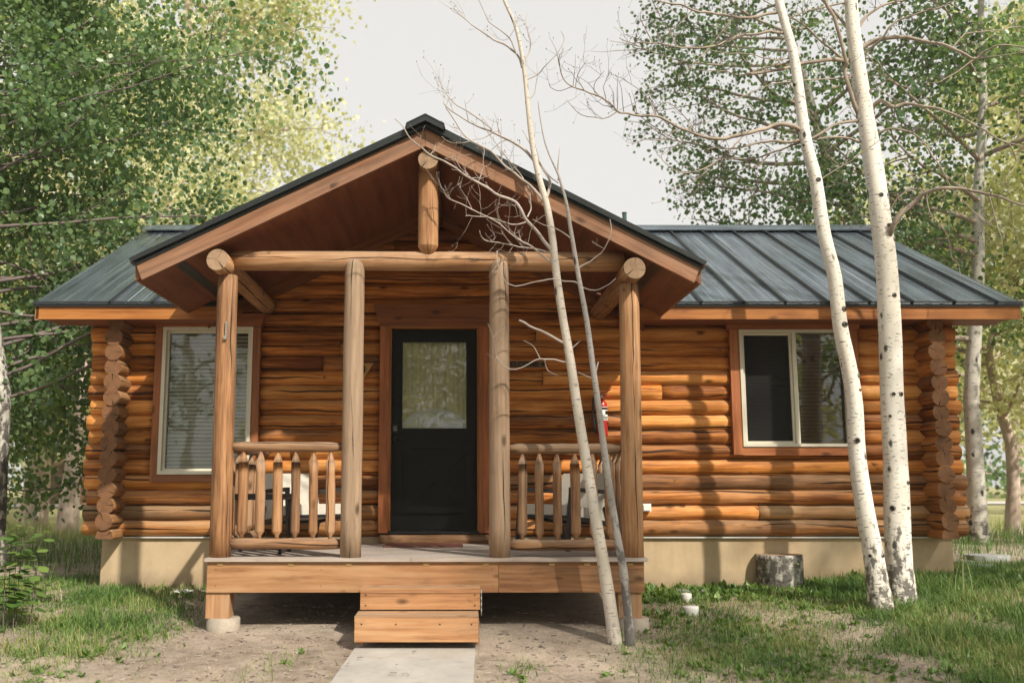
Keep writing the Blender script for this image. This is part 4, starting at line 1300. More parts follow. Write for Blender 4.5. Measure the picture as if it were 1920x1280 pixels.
m = MB(); m.tube([(0, 0, hb + 0.01), (0, 0, hb + 0.06)], [0.018, 0.015], 12); m.build("valve", 'steel', ext, True, local=True)
m = MB(); m.box((0.035, 0, hb + 0.045), (0.11, 0.022, 0.012), 0, rot=Matrix.Rotation(R(8), 3, 'Y')); m.box((0.035, 0, hb + 0.082), (0.12, 0.022, 0.010), 0, rot=Matrix.Rotation(R(-22), 3, 'Y')); m.build("squeeze_handle", 'red', ext, local=True)
m = MB(); m.tube([(-0.01, -0.01, hb + 0.05), (-0.05, -0.015, hb + 0.055), (-0.085, -0.02, hb + 0.02), (-0.092, -0.02, 0.22), (-0.075, -0.02, 0.10), (-0.062, -0.02, 0.03)], [0.010] * 5 + [0.014], 10); m.build("hose", 'blackiron', ext, True, local=True)
m = MB(); m.box((0, 0.062, 0.2), (0.03, 0.02, 0.34)); m.box((0, 0.02, 0.13), (0.125, 0.10, 0.02)); m.build("wall_bracket", 'blackiron', ext, local=True)
# welcome sign
s0, s1 = P(936, 683, -0.11), P(1023, 683, -0.11)
sg = empty("welcome_sign", ((s0.x + s1.x) / 2, -0.115, s0.z)); tag(sg, "long narrow dark wooden sign with carved WELCOME lettering on log wall", "sign")
W_, H_ = s1.x - s0.x, 0.078
m = MB(); m.box((0, 0.004, 0), (W_, 0.018, H_), 0); m.build("board", 'signboard', sg, local=True)
m = MB(); frame_rect(m, -W_ / 2, W_ / 2, -H_ / 2, H_ / 2, -0.007, 0.006, 0.006); m.build("border", 'signtan', sg, local=True)
fc = bpy.data.curves.new("lettering", 'FONT'); fc.body = "WELCOME"; fc.size = 0.068; fc.align_x = 'CENTER'; fc.align_y = 'CENTER'; fc.extrude = 0.002; fc.offset = 0.0012
fc.materials.append(M['signdark'])
ftmp = bpy.data.objects.new("text_tmp", fc); COL.objects.link(ftmp)
fme = bpy.data.meshes.new_from_object(ftmp.evaluated_get(bpy.context.evaluated_depsgraph_get()))
bpy.data.objects.remove(ftmp)
fo = bpy.data.objects.new("lettering", fme); COL.objects.link(fo); fo.parent = sg; fo.location = (-0.02, -0.008, 0.0); fo.rotation_euler = (R(90), 0, 0)
fx_ = [v.co.x for v in fme.vertices]; fo.scale = (0.362 / (max(fx_) - min(fx_)), 1, 1)
m = MB()
for i in range(5):
    a = 2 * math.pi * i / 5 + 0.3
    m.tube([(W_ / 2 - 0.028 + 0.010 * math.cos(a), -0.006, 0.010 * math.sin(a)), (W_ / 2 - 0.028 + 0.010 * math.cos(a), -0.010, 0.010 * math.sin(a))], 0.008, 8)
m.build("flower_motif", 'signdark', sg, local=True)
# triangular plaque, mostly behind a post
c = P(672, 681, -0.11)
pq = empty("wall_plaque", (c.x, -0.115, c.z)); tag(pq, "tan triangular wall plaque with a black disc, half hidden by a porch post", "plaque")
wq = P(700, 681, -0.11).x - c.x
m = MB(); m.prism([(-wq, 0, 0), (wq, 0, 0), (wq * 0.40, 0, -0.148), (0, 0, -0.165), (-wq * 0.40, 0, -0.148)], (0, 0.016, 0), 0); m.build("shield", 'signtan', pq, local=True)
m = MB(); m.tube([(0.0, 0.0, -0.06), (0.0, -0.012, -0.06)], 0.072, 28); m.build("disc", 'signdark', pq, local=True)
# junction box on the wall
c = P(1212, 951, -0.12)
m = MB(); m.box((c.x, -0.115, c.z), (0.085, 0.06, 0.075)); m.box((c.x, -0.149, c.z), (0.065, 0.01, 0.055)); o = m.build("outlet_box", 'white', bevel=0.006)
tag(o, "small pale plastic outlet box on lower logs beside the porch post", "outlet box")

# ================================================================== THINGS ON THE GROUND
# stump
b = PG(1464, 1098)
sr = 42 / F * (b.y - CY)
zt_ = P(1464, 1038, b.y).z
m = MB()
n = 30
pts = [(b.x, b.y, b.z - 0.06 + (zt_ - b.z + 0.06) * i / 8) for i in range(9)]
m.tube(pts, [sr * 1.06, sr * 1.03] + [sr] * 6 + [sr * 0.985], n, (True, True), 0, 1, wob=0.05, up=(0, 1, 0), seed=4)
o = m.build("tree_stump", ['aspen_grey', 'post_end'], None, True, (0.5, 0.7, 0, 1)); tag(o, "cut aspen stump with dark split bark standing before the foundation", "stump")
# white clean-out caps
for px, py, w, lb in ((1295, 1153, 30, "round white plastic pipe cap standing out of the straw, the larger of two"), (1287, 1128, 20, "smaller white plastic pipe cap half sunk in the dry grass")):
    b = PG(px, py)
    r = w / 2 / F * (b.y - CY)
    m = MB(); m.tube([(b.x, b.y, b.z - 0.03), (b.x, b.y, b.z + 0.04), (b.x, b.y, b.z + 0.045), (b.x, b.y, b.z + 0.068), (b.x, b.y, b.z + 0.076)], [r * 0.97, r * 0.97, r * 0.985, r, r * 0.94], 28, dome=(0, 0.006))
    o = m.build("pipe_cap", 'white', None, True); tag(o, lb, "pipe cap")
def flat_stone(px, py, wpx, d, h, label, sd):
    b = PG(px, py)
    r = wpx / 2 / F * (b.y - CY)
    rnd_ = random.Random(sd)
    n = 12
    ring = [(b.x + r * math.cos(2 * math.pi * i / n) * rnd_.uniform(0.82, 1.1), b.y + d / 2 * math.sin(2 * math.pi * i / n) * rnd_.uniform(0.8, 1.1), b.z - 0.03) for i in range(n)]
    m = MB(); m.prism(ring[::-1], (0.01, 0.005, h + 0.03), 0)
    o = m.build("flat_stone", 'stone', bevel=0.008); tag(o, label, "stone")
flat_stone(1290, 1110, 62, 0.2, 0.03, "flat grey stone in the weeds beside the deck corner", 1)
flat_stone(1850, 1048, 80, 0.5, 0.05, "long flat grey flagstone beside the aspen trunk at the cabin corner", 2)
flat_stone(1805, 1060, 44, 0.3, 0.05, "small grey flagstone against the corner of the foundation", 3)
flat_stone(1832, 1066, 58, 0.3, 0.05, "narrow grey flagstone lying in tall grass by the foundation corner", 4)
# cloth on the grass
b = PG(344, 1113)
m = MB(); n = 12
rw = 17 / F * (b.y - CY)
for i in range(n):
    for j in range(6):
        f = lambda i_, j_: (b.x - rw + 2 * rw * i_ / n, b.y - 0.09 + 0.18 * j_ / 6, b.z + 0.025 + 0.02 * mnoise.noise(Vector((i_ * 0.5, j_ * 0.6, 2.0))) + 0.006 * math.sin(i_ * 1.1))
        m.poly([f(i, j), f(i + 1, j), f(i + 1, j + 1), f(i, j + 1)])
o = m.build("rag", 'rag', None, True); tag(o, "crumpled pale blue-white rag lying in the grass before the foundation", "rag")

# ================================================================== TREES
def tube_set(paths, seg=6):
    """list of (pts, radii) -> MB"""
    m = MB()
    for pts, rad in paths:
        m.tube(pts, rad, seg if max(rad) > 0.006 else 4, (False, True))
    return m
def bend_path(p0, d, length, n, rnd_, up=0.1, wig=0.16):
    pts = [p0.copy()]
    d = d.normalized()
    for i in range(n):
        d = (d + Vector((rnd_.uniform(-wig, wig), rnd_.uniform(-wig, wig), rnd_.uniform(-wig, wig) + up))).normalized()
        pts.append(pts[-1] + d * (length / n))
    return pts
LEAF = np.array([(0, 0, 0), (-0.40, 0.22, 0.05), (-0.46, 0.60, 0.07), (0, 1.0, -0.02), (0.46, 0.60, 0.07), (0.40, 0.22, 0.05)])
def leaves_mesh(name, centers, sizes, tints, mat, parent, hang=0.6, seed=0):
    r_ = np.random.default_rng(seed)
    n = len(centers)
    d = r_.normal(size=(n, 3)); d[:, 2] -= hang * 2.0
    d /= np.linalg.norm(d, axis=1)[:, None]
    a = r_.normal(size=(n, 3))
    x = np.cross(d, a); x /= np.linalg.norm(x, axis=1)[:, None] + 1e-9
    z = np.cross(x, d)
    V = centers[:, None, :] + sizes[:, None, None] * (LEAF[None, :, 0:1] * x[:, None, :] + LEAF[None, :, 1:2] * d[:, None, :] + LEAF[None, :, 2:3] * z[:, None, :])
    V = V.reshape(-1, 3)
    base = (np.arange(n) * 6)[:, None]
    quads = np.concatenate([base + np.array([[0, 3, 2, 1]]), base + np.array([[0, 5, 4, 3]])], axis=1).reshape(-1, 4)
    me = bpy.data.meshes.new(name)
    me.vertices.add(len(V)); me.vertices.foreach_set("co", V.astype(np.float32).ravel())
    nq = len(quads)
    me.loops.add(nq * 4); me.loops.foreach_set("vertex_index", quads.astype(np.int32).ravel())
    me.polygons.add(nq); me.polygons.foreach_set("loop_start", (np.arange(nq) * 4).astype(np.int32)); me.polygons.foreach_set("loop_total", np.full(nq, 4, dtype=np.int32))
    at = me.attributes.new("tint", 'FLOAT', 'POINT'); at.data.foreach_set("value", np.repeat(tints, 6).astype(np.float32))
    me.update(); me.validate()
    me.materials.append(M[mat])
    ob = bpy.data.objects.new(name, me); COL.objects.link(ob)
    ob["kind"] = "stuff"
    if parent is not None:
        ob.parent = parent; ob.location = -parent.location
    return ob
def roof_clear(p):
    """false inside or just above the cabin"""
    if XEL - 0.1 < p[0] < XER + 0.1 and YE - 0.3 < p[1] < YBK + 0.2:
        if p[2] < ZRIDGE - SLOPE * abs(YRIDGE - p[1]) + 0.25: return False
    if TIP_L.x - 0.2 < p[0] < TIP_R.x + 0.2 and YB - 0.3 < p[1] < 0.2 and p[2] < 4.6: return False
    return True
def leafy_tree(name, label, base, path, r0, n_limbs, t_range, limb_len, leaf_n, leaf_s, barkm, leafm, seed, az=None, group=None, spread=0.24, subs=8, rise=0.35, accept=None, tint_bias=0.0, limbm='limb', hang=0.6, cat="tree", limb_k=1.0):
    rnd_ = random.Random(seed)
    base = Vector(base)
    root = empty(name, base); tag(root, label, cat, group)
    path = [base + Vector(p) for p in path]
    # resample the trunk
    n = len(path)
    dense = []
    for i in range(n - 1):
        for k in range(4): dense.append(path[i].lerp(path[i + 1], k / 4))
    dense.append(path[-1])
    dense = [p + Vector((mnoise.noise(p * 0.6 + Vector((seed, 0, 0))), mnoise.noise(p * 0.6 + Vector((0, seed, 0))), 0)) * 0.06 for p in dense]
    N_ = len(dense)
    rad = [max(0.012, r0 * (1 - 0.9 * (i / (N_ - 1)) ** 1.1)) for i in range(N_)]
    rad[0] *= 1.3; rad[1] *= 1.1
    dense[0] = dense[0] - Vector((0, 0, 0.25))
    m = MB(); m.tube(dense, rad, 16, (False, True), wob=0.05, up=(0, 1, 0), seed=seed)
    m.build("trunk", barkm, root, True)
    paths, cl = [], []
    for i in range(n_limbs):
        t_ = t_range[0] + (t_range[1] - t_range[0]) * (i + rnd_.random()) / n_limbs
        fi = t_ * (N_ - 1); k = min(N_ - 2, int(fi))
        p0 = dense[k].lerp(dense[k + 1], fi - k)
        a = rnd_.uniform(0, 2 * math.pi) if az is None or rnd_.random() > az[2] else rnd_.gauss(R(az[0]), R(az[1]))
        L = (limb_len[0] + (limb_len[1] - limb_len[0]) * math.sin(math.pi * min(1, 0.25 + 0.75 * (t_ - t_range[0]) / (t_range[1] - t_range[0] + 1e-6)))) * rnd_.uniform(0.75, 1.15)
        d = Vector((math.cos(a), math.sin(a), rise * rnd_.uniform(0.2, 1.6)))
        pts = bend_path(p0, d, L, 8, rnd_, 0.04, 0.16)
        r1 = min(rad[k] * 0.55, 0.012 + 0.014 * L) * limb_k
        paths.append((pts, [r1 * (1 - 0.85 * j / 8) for j in range(9)]))
        cl.append(pts[-1]); cl.append(pts[-2])
        for s_ in range(subs):
            u = rnd_.uniform(0.18, 1.0) * 8
            j = min(7, int(u)); q0 = pts[j].lerp(pts[j + 1], u - j)
            tan = (pts[j + 1] - pts[j]).normalized()
            sd_ = Vector((rnd_.gauss(0, 1), rnd_.gauss(0, 1), rnd_.gauss(0, 0.7)))
            dd = (tan * 0.7 + sd_.normalized() * 0.9)
            l2 = L * rnd_.uniform(0.16, 0.40)
            sp_ = bend_path(q0, dd, l2, 4, rnd_, -0.05, 0.2)
            paths.append((sp_, [r1 * 0.3 * (1 - 0.7 * j2 / 4) for j2 in range(5)]))
            for j2 in range(1, 5): cl.append(sp_[j2])
    tube_set(paths, 6).build("branches", limbm, root, True)["kind"] = "stuff"
    r_ = np.random.default_rng(seed)
    C = np.array([tuple(c) for c in cl])
    w = r_.uniform(0.2, 1.0, len(C)) ** 1.5
    idx = r_.choice(len(C), leaf_n, p=w / w.sum())
    pos = C[idx] + r_.normal(size=(leaf_n, 3)) * spread * np.array([1, 1, 0.85])
    keep = np.array([roof_clear(p) and (accept is None or accept(p)) for p in pos])
    pos, idx = pos[keep], idx[keep]
    ct = r_.uniform(0, 1, len(C))
    tint = np.clip(0.55 * ct[idx] + 0.45 * r_.uniform(0, 1, len(pos)) + tint_bias, 0, 1)
    size = leaf_s * (0.45 + 0.95 * r_.beta(2.2, 1.8, len(pos)))
    leaves_mesh("crown", pos, size, tint, leafm, root, hang, seed)
    return root

# large aspen beside the left end of the cabin
g = lambda x, y: Vector((x, y, ground_z(x, y)))
leafy_tree("aspen_tree", "tall aspen with scarred black and white trunk at the cabin's left gable", g(-5.33, 1.5),
           [(0, 0, 0), (-0.05, 0, 2), (-0.45, 0.1, 3.6), (-0.8, 0.1, 5.5), (-1.0, 0.2, 7.3), (-1.1, 0.2, 9.3)], 0.155, 48, (0.19, 0.98), (1.8, 3.9), 50000, 0.068, 'aspen_old', 'leaf', 21, az=(40, 45, 0.72), subs=9, rise=0.22, spread=0.20, limb_k=0.38, limbm='twig', accept=lambda p: p[0] < -5.0 or p[1] > 0.6 + 0.9 * smooth(-5.0, -4.2, p[0]))
leafy_tree("aspen_tree", "low-branched young aspen with dark leaves behind the scarred aspen", g(-6.35, 3.1),
           [(0, 0, 0), (-0.05, 0, 1.5), (-0.1, 0.1, 3), (-0.1, 0.1, 4.5), (-0.1, 0.2, 6.5)], 0.09, 34, (0.14, 0.98), (0.9, 2.0), 24000, 0.066, 'aspen_old', 'leaf', 25, subs=9, rise=0.2, spread=0.2, limb_k=0.5, limbm='twig')
# aspen behind the right end
leafy_tree("aspen_tree", "straight pale aspen rising behind the cabin's right gable", g(7.22, 3.85),
           [(0, 0, 0), (0.03, 0, 2), (0.28, 0.0, 4), (0.55, 0.0, 6.5), (0.8, 0.1, 9), (1.0, 0.1, 12)], 0.125, 26, (0.24, 0.98), (1.3, 2.8), 15000, 0.064, 'aspen_grey', 'leaf_dark', 22, az=(170, 80, 0.6), subs=9, rise=0.22, spread=0.20, accept=lambda p: not (p[2] < 3.0 and p[0] < 7.4))
leafy_tree("aspen_tree", "leaning aspen with dense dark leaves behind the metal roof", g(7.9, 6.4),
           [(0, 0, 0), (-0.15, 0, 2.5), (-0.75, 0.0, 4.6), (-1.5, 0.1, 6.8), (-2.0, 0.2, 9), (-2.4, 0.2, 12)], 0.17, 30, (0.30, 0.98), (1.6, 3.2), 16000, 0.068, 'aspen_grey', 'leaf_dark', 23, az=(185, 45, 0.75), subs=9, rise=0.15, spread=0.20, accept=lambda p: p[0] > 3.3 + 0.25 * math.sin(p[2] * 2.2))
leafy_tree("aspen_tree", "sunlit aspen with yellow-green leaves at the edge of the lawn", g(9.3, 2.4),
           [(0, 0, 0), (0.0, 0, 2.5), (-0.1, 0.0, 5), (-0.1, 0.1, 7.5), (0, 0.1, 11)], 0.15, 22, (0.22, 0.98), (1.3, 2.6), 14000, 0.064, 'aspen', 'leaf', 24, az=(180, 70, 0.6), subs=8, rise=0.2, tint_bias=0.15, accept=lambda p: p[2] > 1.8)
# cottonwoods and other trees on the lawn behind
def cotton(x, y, h, r, n, ls, seed, label, lr=(2.0, 4.0), t0=0.16, mat='leaf_pale', name="cottonwood_tree", sp=0.5, limbs=22, tb=0.0):
    leafy_tree(name, label, g(x, y), [(0, 0, 0), (0.1, 0, h * 0.25), (0.0, 0.2, h * 0.5), (0.3, 0.1, h * 0.75), (0.2, 0.1, h)], r, limbs, (t0, 0.98), lr, n, ls, 'cottonwood', mat, seed, subs=8, rise=0.3, spread=sp, limbm='cottonwood', hang=0.3, tint_bias=tb)
cotton(-9.3, 11.6, 12, 0.26, 16000, 0.11, 31, "rough-barked cottonwood on the lawn beyond the left gable", (2.0, 3.6), 0.10, sp=0.4)
cotton(-7.25, 8.4, 10, 0.17, 11000, 0.095, 32, "pale slender cottonwood close behind the cabin's left corner", (1.2, 2.6), 0.17, sp=0.33)
cotton(-10.7, 25, 26, 0.5, 46000, 0.16, 33, "very tall pale cottonwood far behind the cabin", (3.5, 6.6), 0.12, sp=0.75, limbs=40)
cotton(-17.5, 20, 19, 0.4, 16000, 0.17, 34, "broad cottonwood far across the left lawn", (3.0, 6.0), 0.10, sp=0.7)
cotton(8.95, 6.1, 6.0, 0.11, 9000, 0.085, 35, "small pale lawn tree with bare lower trunk beyond the right gable", (0.9, 1.9), 0.30, sp=0.3)
cotton(15.5, 16, 14, 0.3, 16000, 0.15, 36, "rounded pale tree far across the right lawn", (2.5, 4.5), 0.08, sp=0.6)
for i, (x, y, h, mt) in enumerate(((-26, 40, 16, 'leaf_pale'), (-34, 46, 18, 'leaf'), (-19, 50, 14, 'leaf'), (22, 38, 13, 'leaf_pale'), (31, 44, 16, 'leaf'), (41, 50, 18, 'leaf_pale'), (-44, 52, 19, 'leaf_pale'))):
    cotton(x, y, h, 0.4, 7000, 0.30, 40 + i, ("distant pale tree" if mt == 'leaf_pale' else "distant green tree") + (" across the road beyond the barn" if x < 0 else " across the road beyond the small lawn tree"), (3.0, 5.5), 0.05, mt, "roadside_tree", 0.9, 18)
for o in list(bpy.data.objects):
    if o.name.startswith("roadside_tree") and o.parent is None: o["group"] = "distant trees along the road"
# dark timber building far left
bx, by = -14.3, 33.0
sh = empty("barn", g(bx, by)); tag(sh, "distant dark brown timber building seen between cottonwood trunks", "building")
m = MB(); m.box((0, 0, 1.2), (7, 5, 2.6), 0); m.build("wall", 'interior', sh, local=True)
m = MB(); m.prism([(-3.8, -2.9, 2.45), (-3.8, 2.9, 2.45), (-3.8, 0, 4.2)], (7.6, 0, 0), 0); m.build("roof", 'blackmetal', sh, local=True)
m = MB(); m.box((-1.5, -2.52, 1.0), (1.0, 0.06, 2.0), 2); m.build("door", 'trim', sh, local=True)
m = MB(); m.box((1.6, -2.52, 1.4), (1.3, 0.06, 0.9), 0); m.build("window", 'frame', sh, local=True)

# ---------------- bare trees in front, traced from the photograph at the depth where they stand
def interp(tab, y):
    tab = sorted(tab)
    if y <= tab[0][0]: return tab[0][1]
    for (a, va), (b, vb) in zip(tab, tab[1:]):
        if y <= b: return va + (vb - va) * (y - a) / (b - a)
    return tab[-1][1]
def catmull(pts, k=3):
    out = []
    n = len(pts)
    for i in range(n - 1):
        p0, p1, p2, p3 = pts[max(0, i - 1)], pts[i], pts[i + 1], pts[min(n - 1, i + 2)]
        for j in range(k):
            t_ = j / k
            out.append(0.5 * ((2 * p1) + (p2 - p0) * t_ + (2 * p0 - 5 * p1 + 4 * p2 - p3) * t_ ** 2 + (3 * p1 - p0 - 3 * p2 + p3) * t_ ** 3))
    out.append(pts[-1])
    return out
def bare_tree(name, label, path, widths, Y, barkm, limbm, twigm, branches, seed, lean_y=0.0, twigs=1.0, buds=True, extra=None):
    rnd_ = random.Random(seed)
    base = PG(*path[0]) if Y is None else P(*path[0], Y)
    Y0 = base.y
    root = empty(name, base); tag(root, label, "tree")
    def yat(py): return Y0 + lean_y * (path[0][1] - py) / 1000.0
    pts = [P(x, y, yat(y)) for x, y in path]
    pts[0] = base - Vector((0, 0, 0.12))
    rads = [interp(widths, y) / 2 / F * (yat(y) - CY) for x, y in path]
    if extra:
        for dx, dy, dz, r in extra:
            pts.append(pts[-1] + Vector((dx, dy, dz))); rads.append(r)
    dpts = catmull(pts, 3)
    drad = []
    for i in range(len(rads) - 1):
        for j in range(3): drad.append(rads[i] + (rads[i + 1] - rads[i]) * j / 3)
    drad.append(rads[-1])
    drad[0] *= 1.25; drad[1] *= 1.12
    m = MB(); m.tube(dpts, drad, 20, (False, True), wob=0.06, up=(0, 1, 0), seed=seed)
    m.build("trunk", barkm, root, True)
    tw, bd = [], []
    allb = []
    def twig(p0, d, L, r, lvl):
        n_ = 5
        sp_ = bend_path(p0, d, L, n_, rnd_, 0.10, 0.28)
        tw.append((sp_, [max(0.0009, r * (1 - 0.6 * j / n_)) for j in range(n_ + 1)]))
        if lvl > 0:
            for _ in range(rnd_.randint(1, 3)):
                j = rnd_.randint(1, n_ - 1)
                tan = (sp_[j + 1] - sp_[j]).normalized()
                sd_ = Vector((rnd_.gauss(0, 1), rnd_.gauss(0, 0.7), rnd_.gauss(0.4, 0.8))).normalized()
                twig(sp_[j], tan * 0.5 + sd_, L * rnd_.uniform(0.35, 0.6), r * 0.6, lvl - 1)
        if buds and rnd_.random() < 0.75: bd.append(sp_[-1])
    for br in branches:
        w0, w1, dy, ppx = br[0], br[1], br[2], br[3]
        tw_n = br[4] if len(br) > 4 else 1.0
        bp = []
        Ls = 0.0
        for i, (x, y) in enumerate(ppx):
            if i: Ls += math.hypot(x - ppx[i - 1][0], y - ppx[i - 1][1])
            bp.append(P(x, y, yat(ppx[0][1]) + dy * Ls / 225.0 + (0.03 * math.sin(i * 1.9) if i else 0)))
        bp = catmull(bp, 3)
        n_ = len(bp)
        bp = [bp[0]] + [p + Vector((mnoise.noise(p * 9.0), mnoise.noise(p * 9.0 + Vector((7, 0, 0))), mnoise.noise(p * 9.0 + Vector((0, 7, 0))))) * 0.013 for p in bp[1:]]
        sc_ = (bp[0].y - CY) / F / 2
        rr = [(w0 + (w1 - w0) * (i / (n_ - 1)) ** 0.75) * sc_ * 0.9 * (1 + 0.16 * mnoise.noise(Vector((i * 0.9, w0, seed)))) for i in range(n_)]
        mm = MB(); mm.tube(bp, rr, 10 if w0 > 4 else 6, (False, True), wob=0.08, seed=rnd_.uniform(0, 50))
        mm.build("branch", limbm if w0 > 2.6 else twigm, root, True)
        Lm = sum((bp[i + 1] - bp[i]).length for i in range(n_ - 1))
        for _ in range(int(Lm * 12.0 * twigs * tw_n)):
            j = min(n_ - 2, int(n_ * rnd_.uniform(0.22, 1.0)))
            tan = (bp[j + 1] - bp[j]).normalized()
            sd_ = Vector((rnd_.gauss(0, 1), rnd_.gauss(0, 0.8), rnd_.gauss(0.55, 0.8))).normalized()
            twig(bp[j], tan * 0.55 + sd_, rnd_.uniform(0.08, 0.34), max(0.0018, min(0.0036, rr[j] * 0.5)), 1)
    if tw:
        tube_set(tw, 5).build("twigs", twigm, root, True)["kind"] = "stuff"
    if bd:
        m = MB()
        for p in bd:
            r = rnd_.uniform(0.003, 0.0055)
            m.tube([p + Vector((0, 0, -r)), p, p + Vector((0, 0, r * 1.6))], [r * 0.4, r, r * 0.3], 6)
        m.build("buds", 'twig', root, True)["kind"] = "stuff"
    return root, dpts, drad

S1 = [(1158, 1208), (1140, 1110), (1122, 1000), (1105, 900), (1085, 780), (1070, 680), (1056, 600), (1044, 520), (1035, 440), (1024, 380), (1010, 330), (998, 270), (990, 200), (985, 150), (978, 100), (965, 45), (945, 0), (925, -60)]
S1b = [
 (8, 2, 0.25, [(1008, 322), (1003, 301), (983, 281), (958.5, 265.7), (942, 256.6), (924, 248.5), (901.6, 240), (885, 230), (859, 216), (839, 203), (831, 193), (835, 180)]),
 (4, 1.4, 0.3, [(924, 248.5), (919, 239), (891, 218), (856, 197), (837, 176), (826, 158), (823, 148)], 0.6),
 (2.6, 1.2, -0.2, [(924, 248.5), (910, 258), (887, 263), (861, 268), (841, 265), (828, 257)], 0.5),
 (7, 2, -0.15, [(1022, 380), (991, 346), (973, 332), (948, 313), (936, 298), (914, 279), (887, 264), (869, 250), (847, 220), (835, 200)], 0.7),
 (3, 1.2, 0.1, [(983, 340), (979, 330), (960.6, 309), (942, 285), (918, 254.6), (906, 232), (905, 222)], 0.5),
 (8.5, 2, -0.3, [(1037, 476), (1013, 441), (988, 411), (977, 391), (963, 377.5), (938, 366), (910, 350), (889, 338), (869, 326), (849, 311), (822, 298), (800, 286), (770, 258), (757, 240), (742, 222)], 0.7),
 (3.6, 1.4, -0.3, [(989, 415), (960.6, 421), (930, 411), (902, 406), (881, 404), (873, 405)]),
 (4, 1.6, 0.2, [(989, 407), (995, 393), (994, 370), (989, 348)], 0.4),
 (5, 1.6, -0.35, [(1040, 495), (1017, 480), (995, 462), (975, 450), (958.5, 437.5), (926, 413), (885, 393), (855, 378.5), (839, 368), (830, 356)], 1.3),
 (4, 1.4, -0.1, [(1034, 474), (1003, 468), (975, 462), (942, 457), (914, 452), (902, 441.5), (898.6, 432)], 1.3),
 (8, 1.6, 0.3, [(1023, 374), (1029, 350), (1030, 338), (1019.5, 320), (1011, 305), (1003, 285), (991, 263), (979, 244)], 0.3),
 (6, 1.8, 0.3, [(979, 126), (968, 101), (942, 82.5), (917.5, 69), (891, 51.6), (872.5, 36), (848, 14)], 0.5),
 (3.6, 1.4, -0.3, [(969, 103), (959, 77), (940, 58), (917.5, 41), (904, 13), (893, -8)], 0.7),
 (4, 1.2, 0.3, [(981, 113.5), (994.5, 97.5), (995, 75), (987, 49), (990, 22.5)], 1.0),
 (3, 1.1, -0.2, [(987, 150), (1007.6, 141), (1026, 120), (1049, 96), (1057, 75), (1049, 58)], 0.2),
 (2.6, 1.1, 0.2, [(989, 188.6), (1002, 174.5), (1007.6, 143), (1007, 116)], 0.2),
 (6, 4, -0.25, [(1060, 644), (1015, 621), (985, 607), (972, 602)], 0.15),
 (4, 1.3, -0.15, [(1062, 678), (1040, 674), (1015, 673), (994, 681), (970, 691.5), (949, 688), (930.5, 667.5)], 0.4),
 (2, 1.0, 0.1, [(1013, 672), (1001, 650), (980, 640)], 0.5),
 (2, 1.0, -0.1, [(1021.5, 674), (1028, 695), (1045.6, 705)], 0.5),
 (3, 1.6, 0.2, [(1070, 654), (1088.6, 638)], 0.0)]
bare_tree("bare_sapling", "thin leaning white dead sapling with bare twigs before the porch railing", S1, [(0, 6), (100, 7.5), (250, 10), (440, 14), (600, 15.5), (800, 18.5), (1000, 21), (1208, 25)], None, 'deadwhite', 'pale_twig', 'pale_twig', S1b, 61, twigs=0.75)
S2 = [(1183, 1210), (1172, 1090), (1160, 1020), (1150, 960), (1135, 860), (1122, 760), (1112, 690), (1100, 600), (1085, 520), (1075, 460), (1070, 430), (1062, 380), (1052, 345), (1046, 325), (1030, 290), (1020, 260), (1012, 215), (1009, 190)]
S2b = [
 (3.4, 1.6, 0.1, [(1046, 338), (1046, 318), (1048, 300), (1051, 275)], 0.1),
 (3.4, 1.2, 0.3, [(1046, 343), (1030, 331), (1016, 312), (1005, 290), (1003, 275)], 0.2),
 (3.4, 1.4, -0.2, [(1083.5, 503), (1118, 482), (1138.5, 458), (1147, 430), (1144, 413)], 0.3),
 (3.2, 1.3, -0.3, [(1084, 531), (1060, 527), (1039, 523), (1004, 528), (966.6, 537), (942.5, 520), (932, 489), (930.5, 470)], 0.25),
 (3.0, 1.2, 0.1, [(1088, 537), (1114.5, 544), (1138.5, 533.5), (1154, 521)], 0.4),
 (3.0, 1.2, -0.2, [(1070, 447), (1044, 429), (1019.5, 421), (999, 409)], 0.3),
 (2.2, 1.4, -0.1, [(1114, 711), (1085, 698)], 0.0),
 (4.0, 3.0, -0.1, [(1116, 700), (1122, 680)], 0.0)]
bare_tree("bare_sapling", "slender grey dead sapling leaning beside the white one at the porch", S2, [(190, 2), (290, 3.2), (345, 5), (430, 8), (600, 10), (800, 12), (1000, 14), (1210, 17)], None, 'deadgrey', 'pale_twig', 'pale_twig', S2b, 62, twigs=0.6)

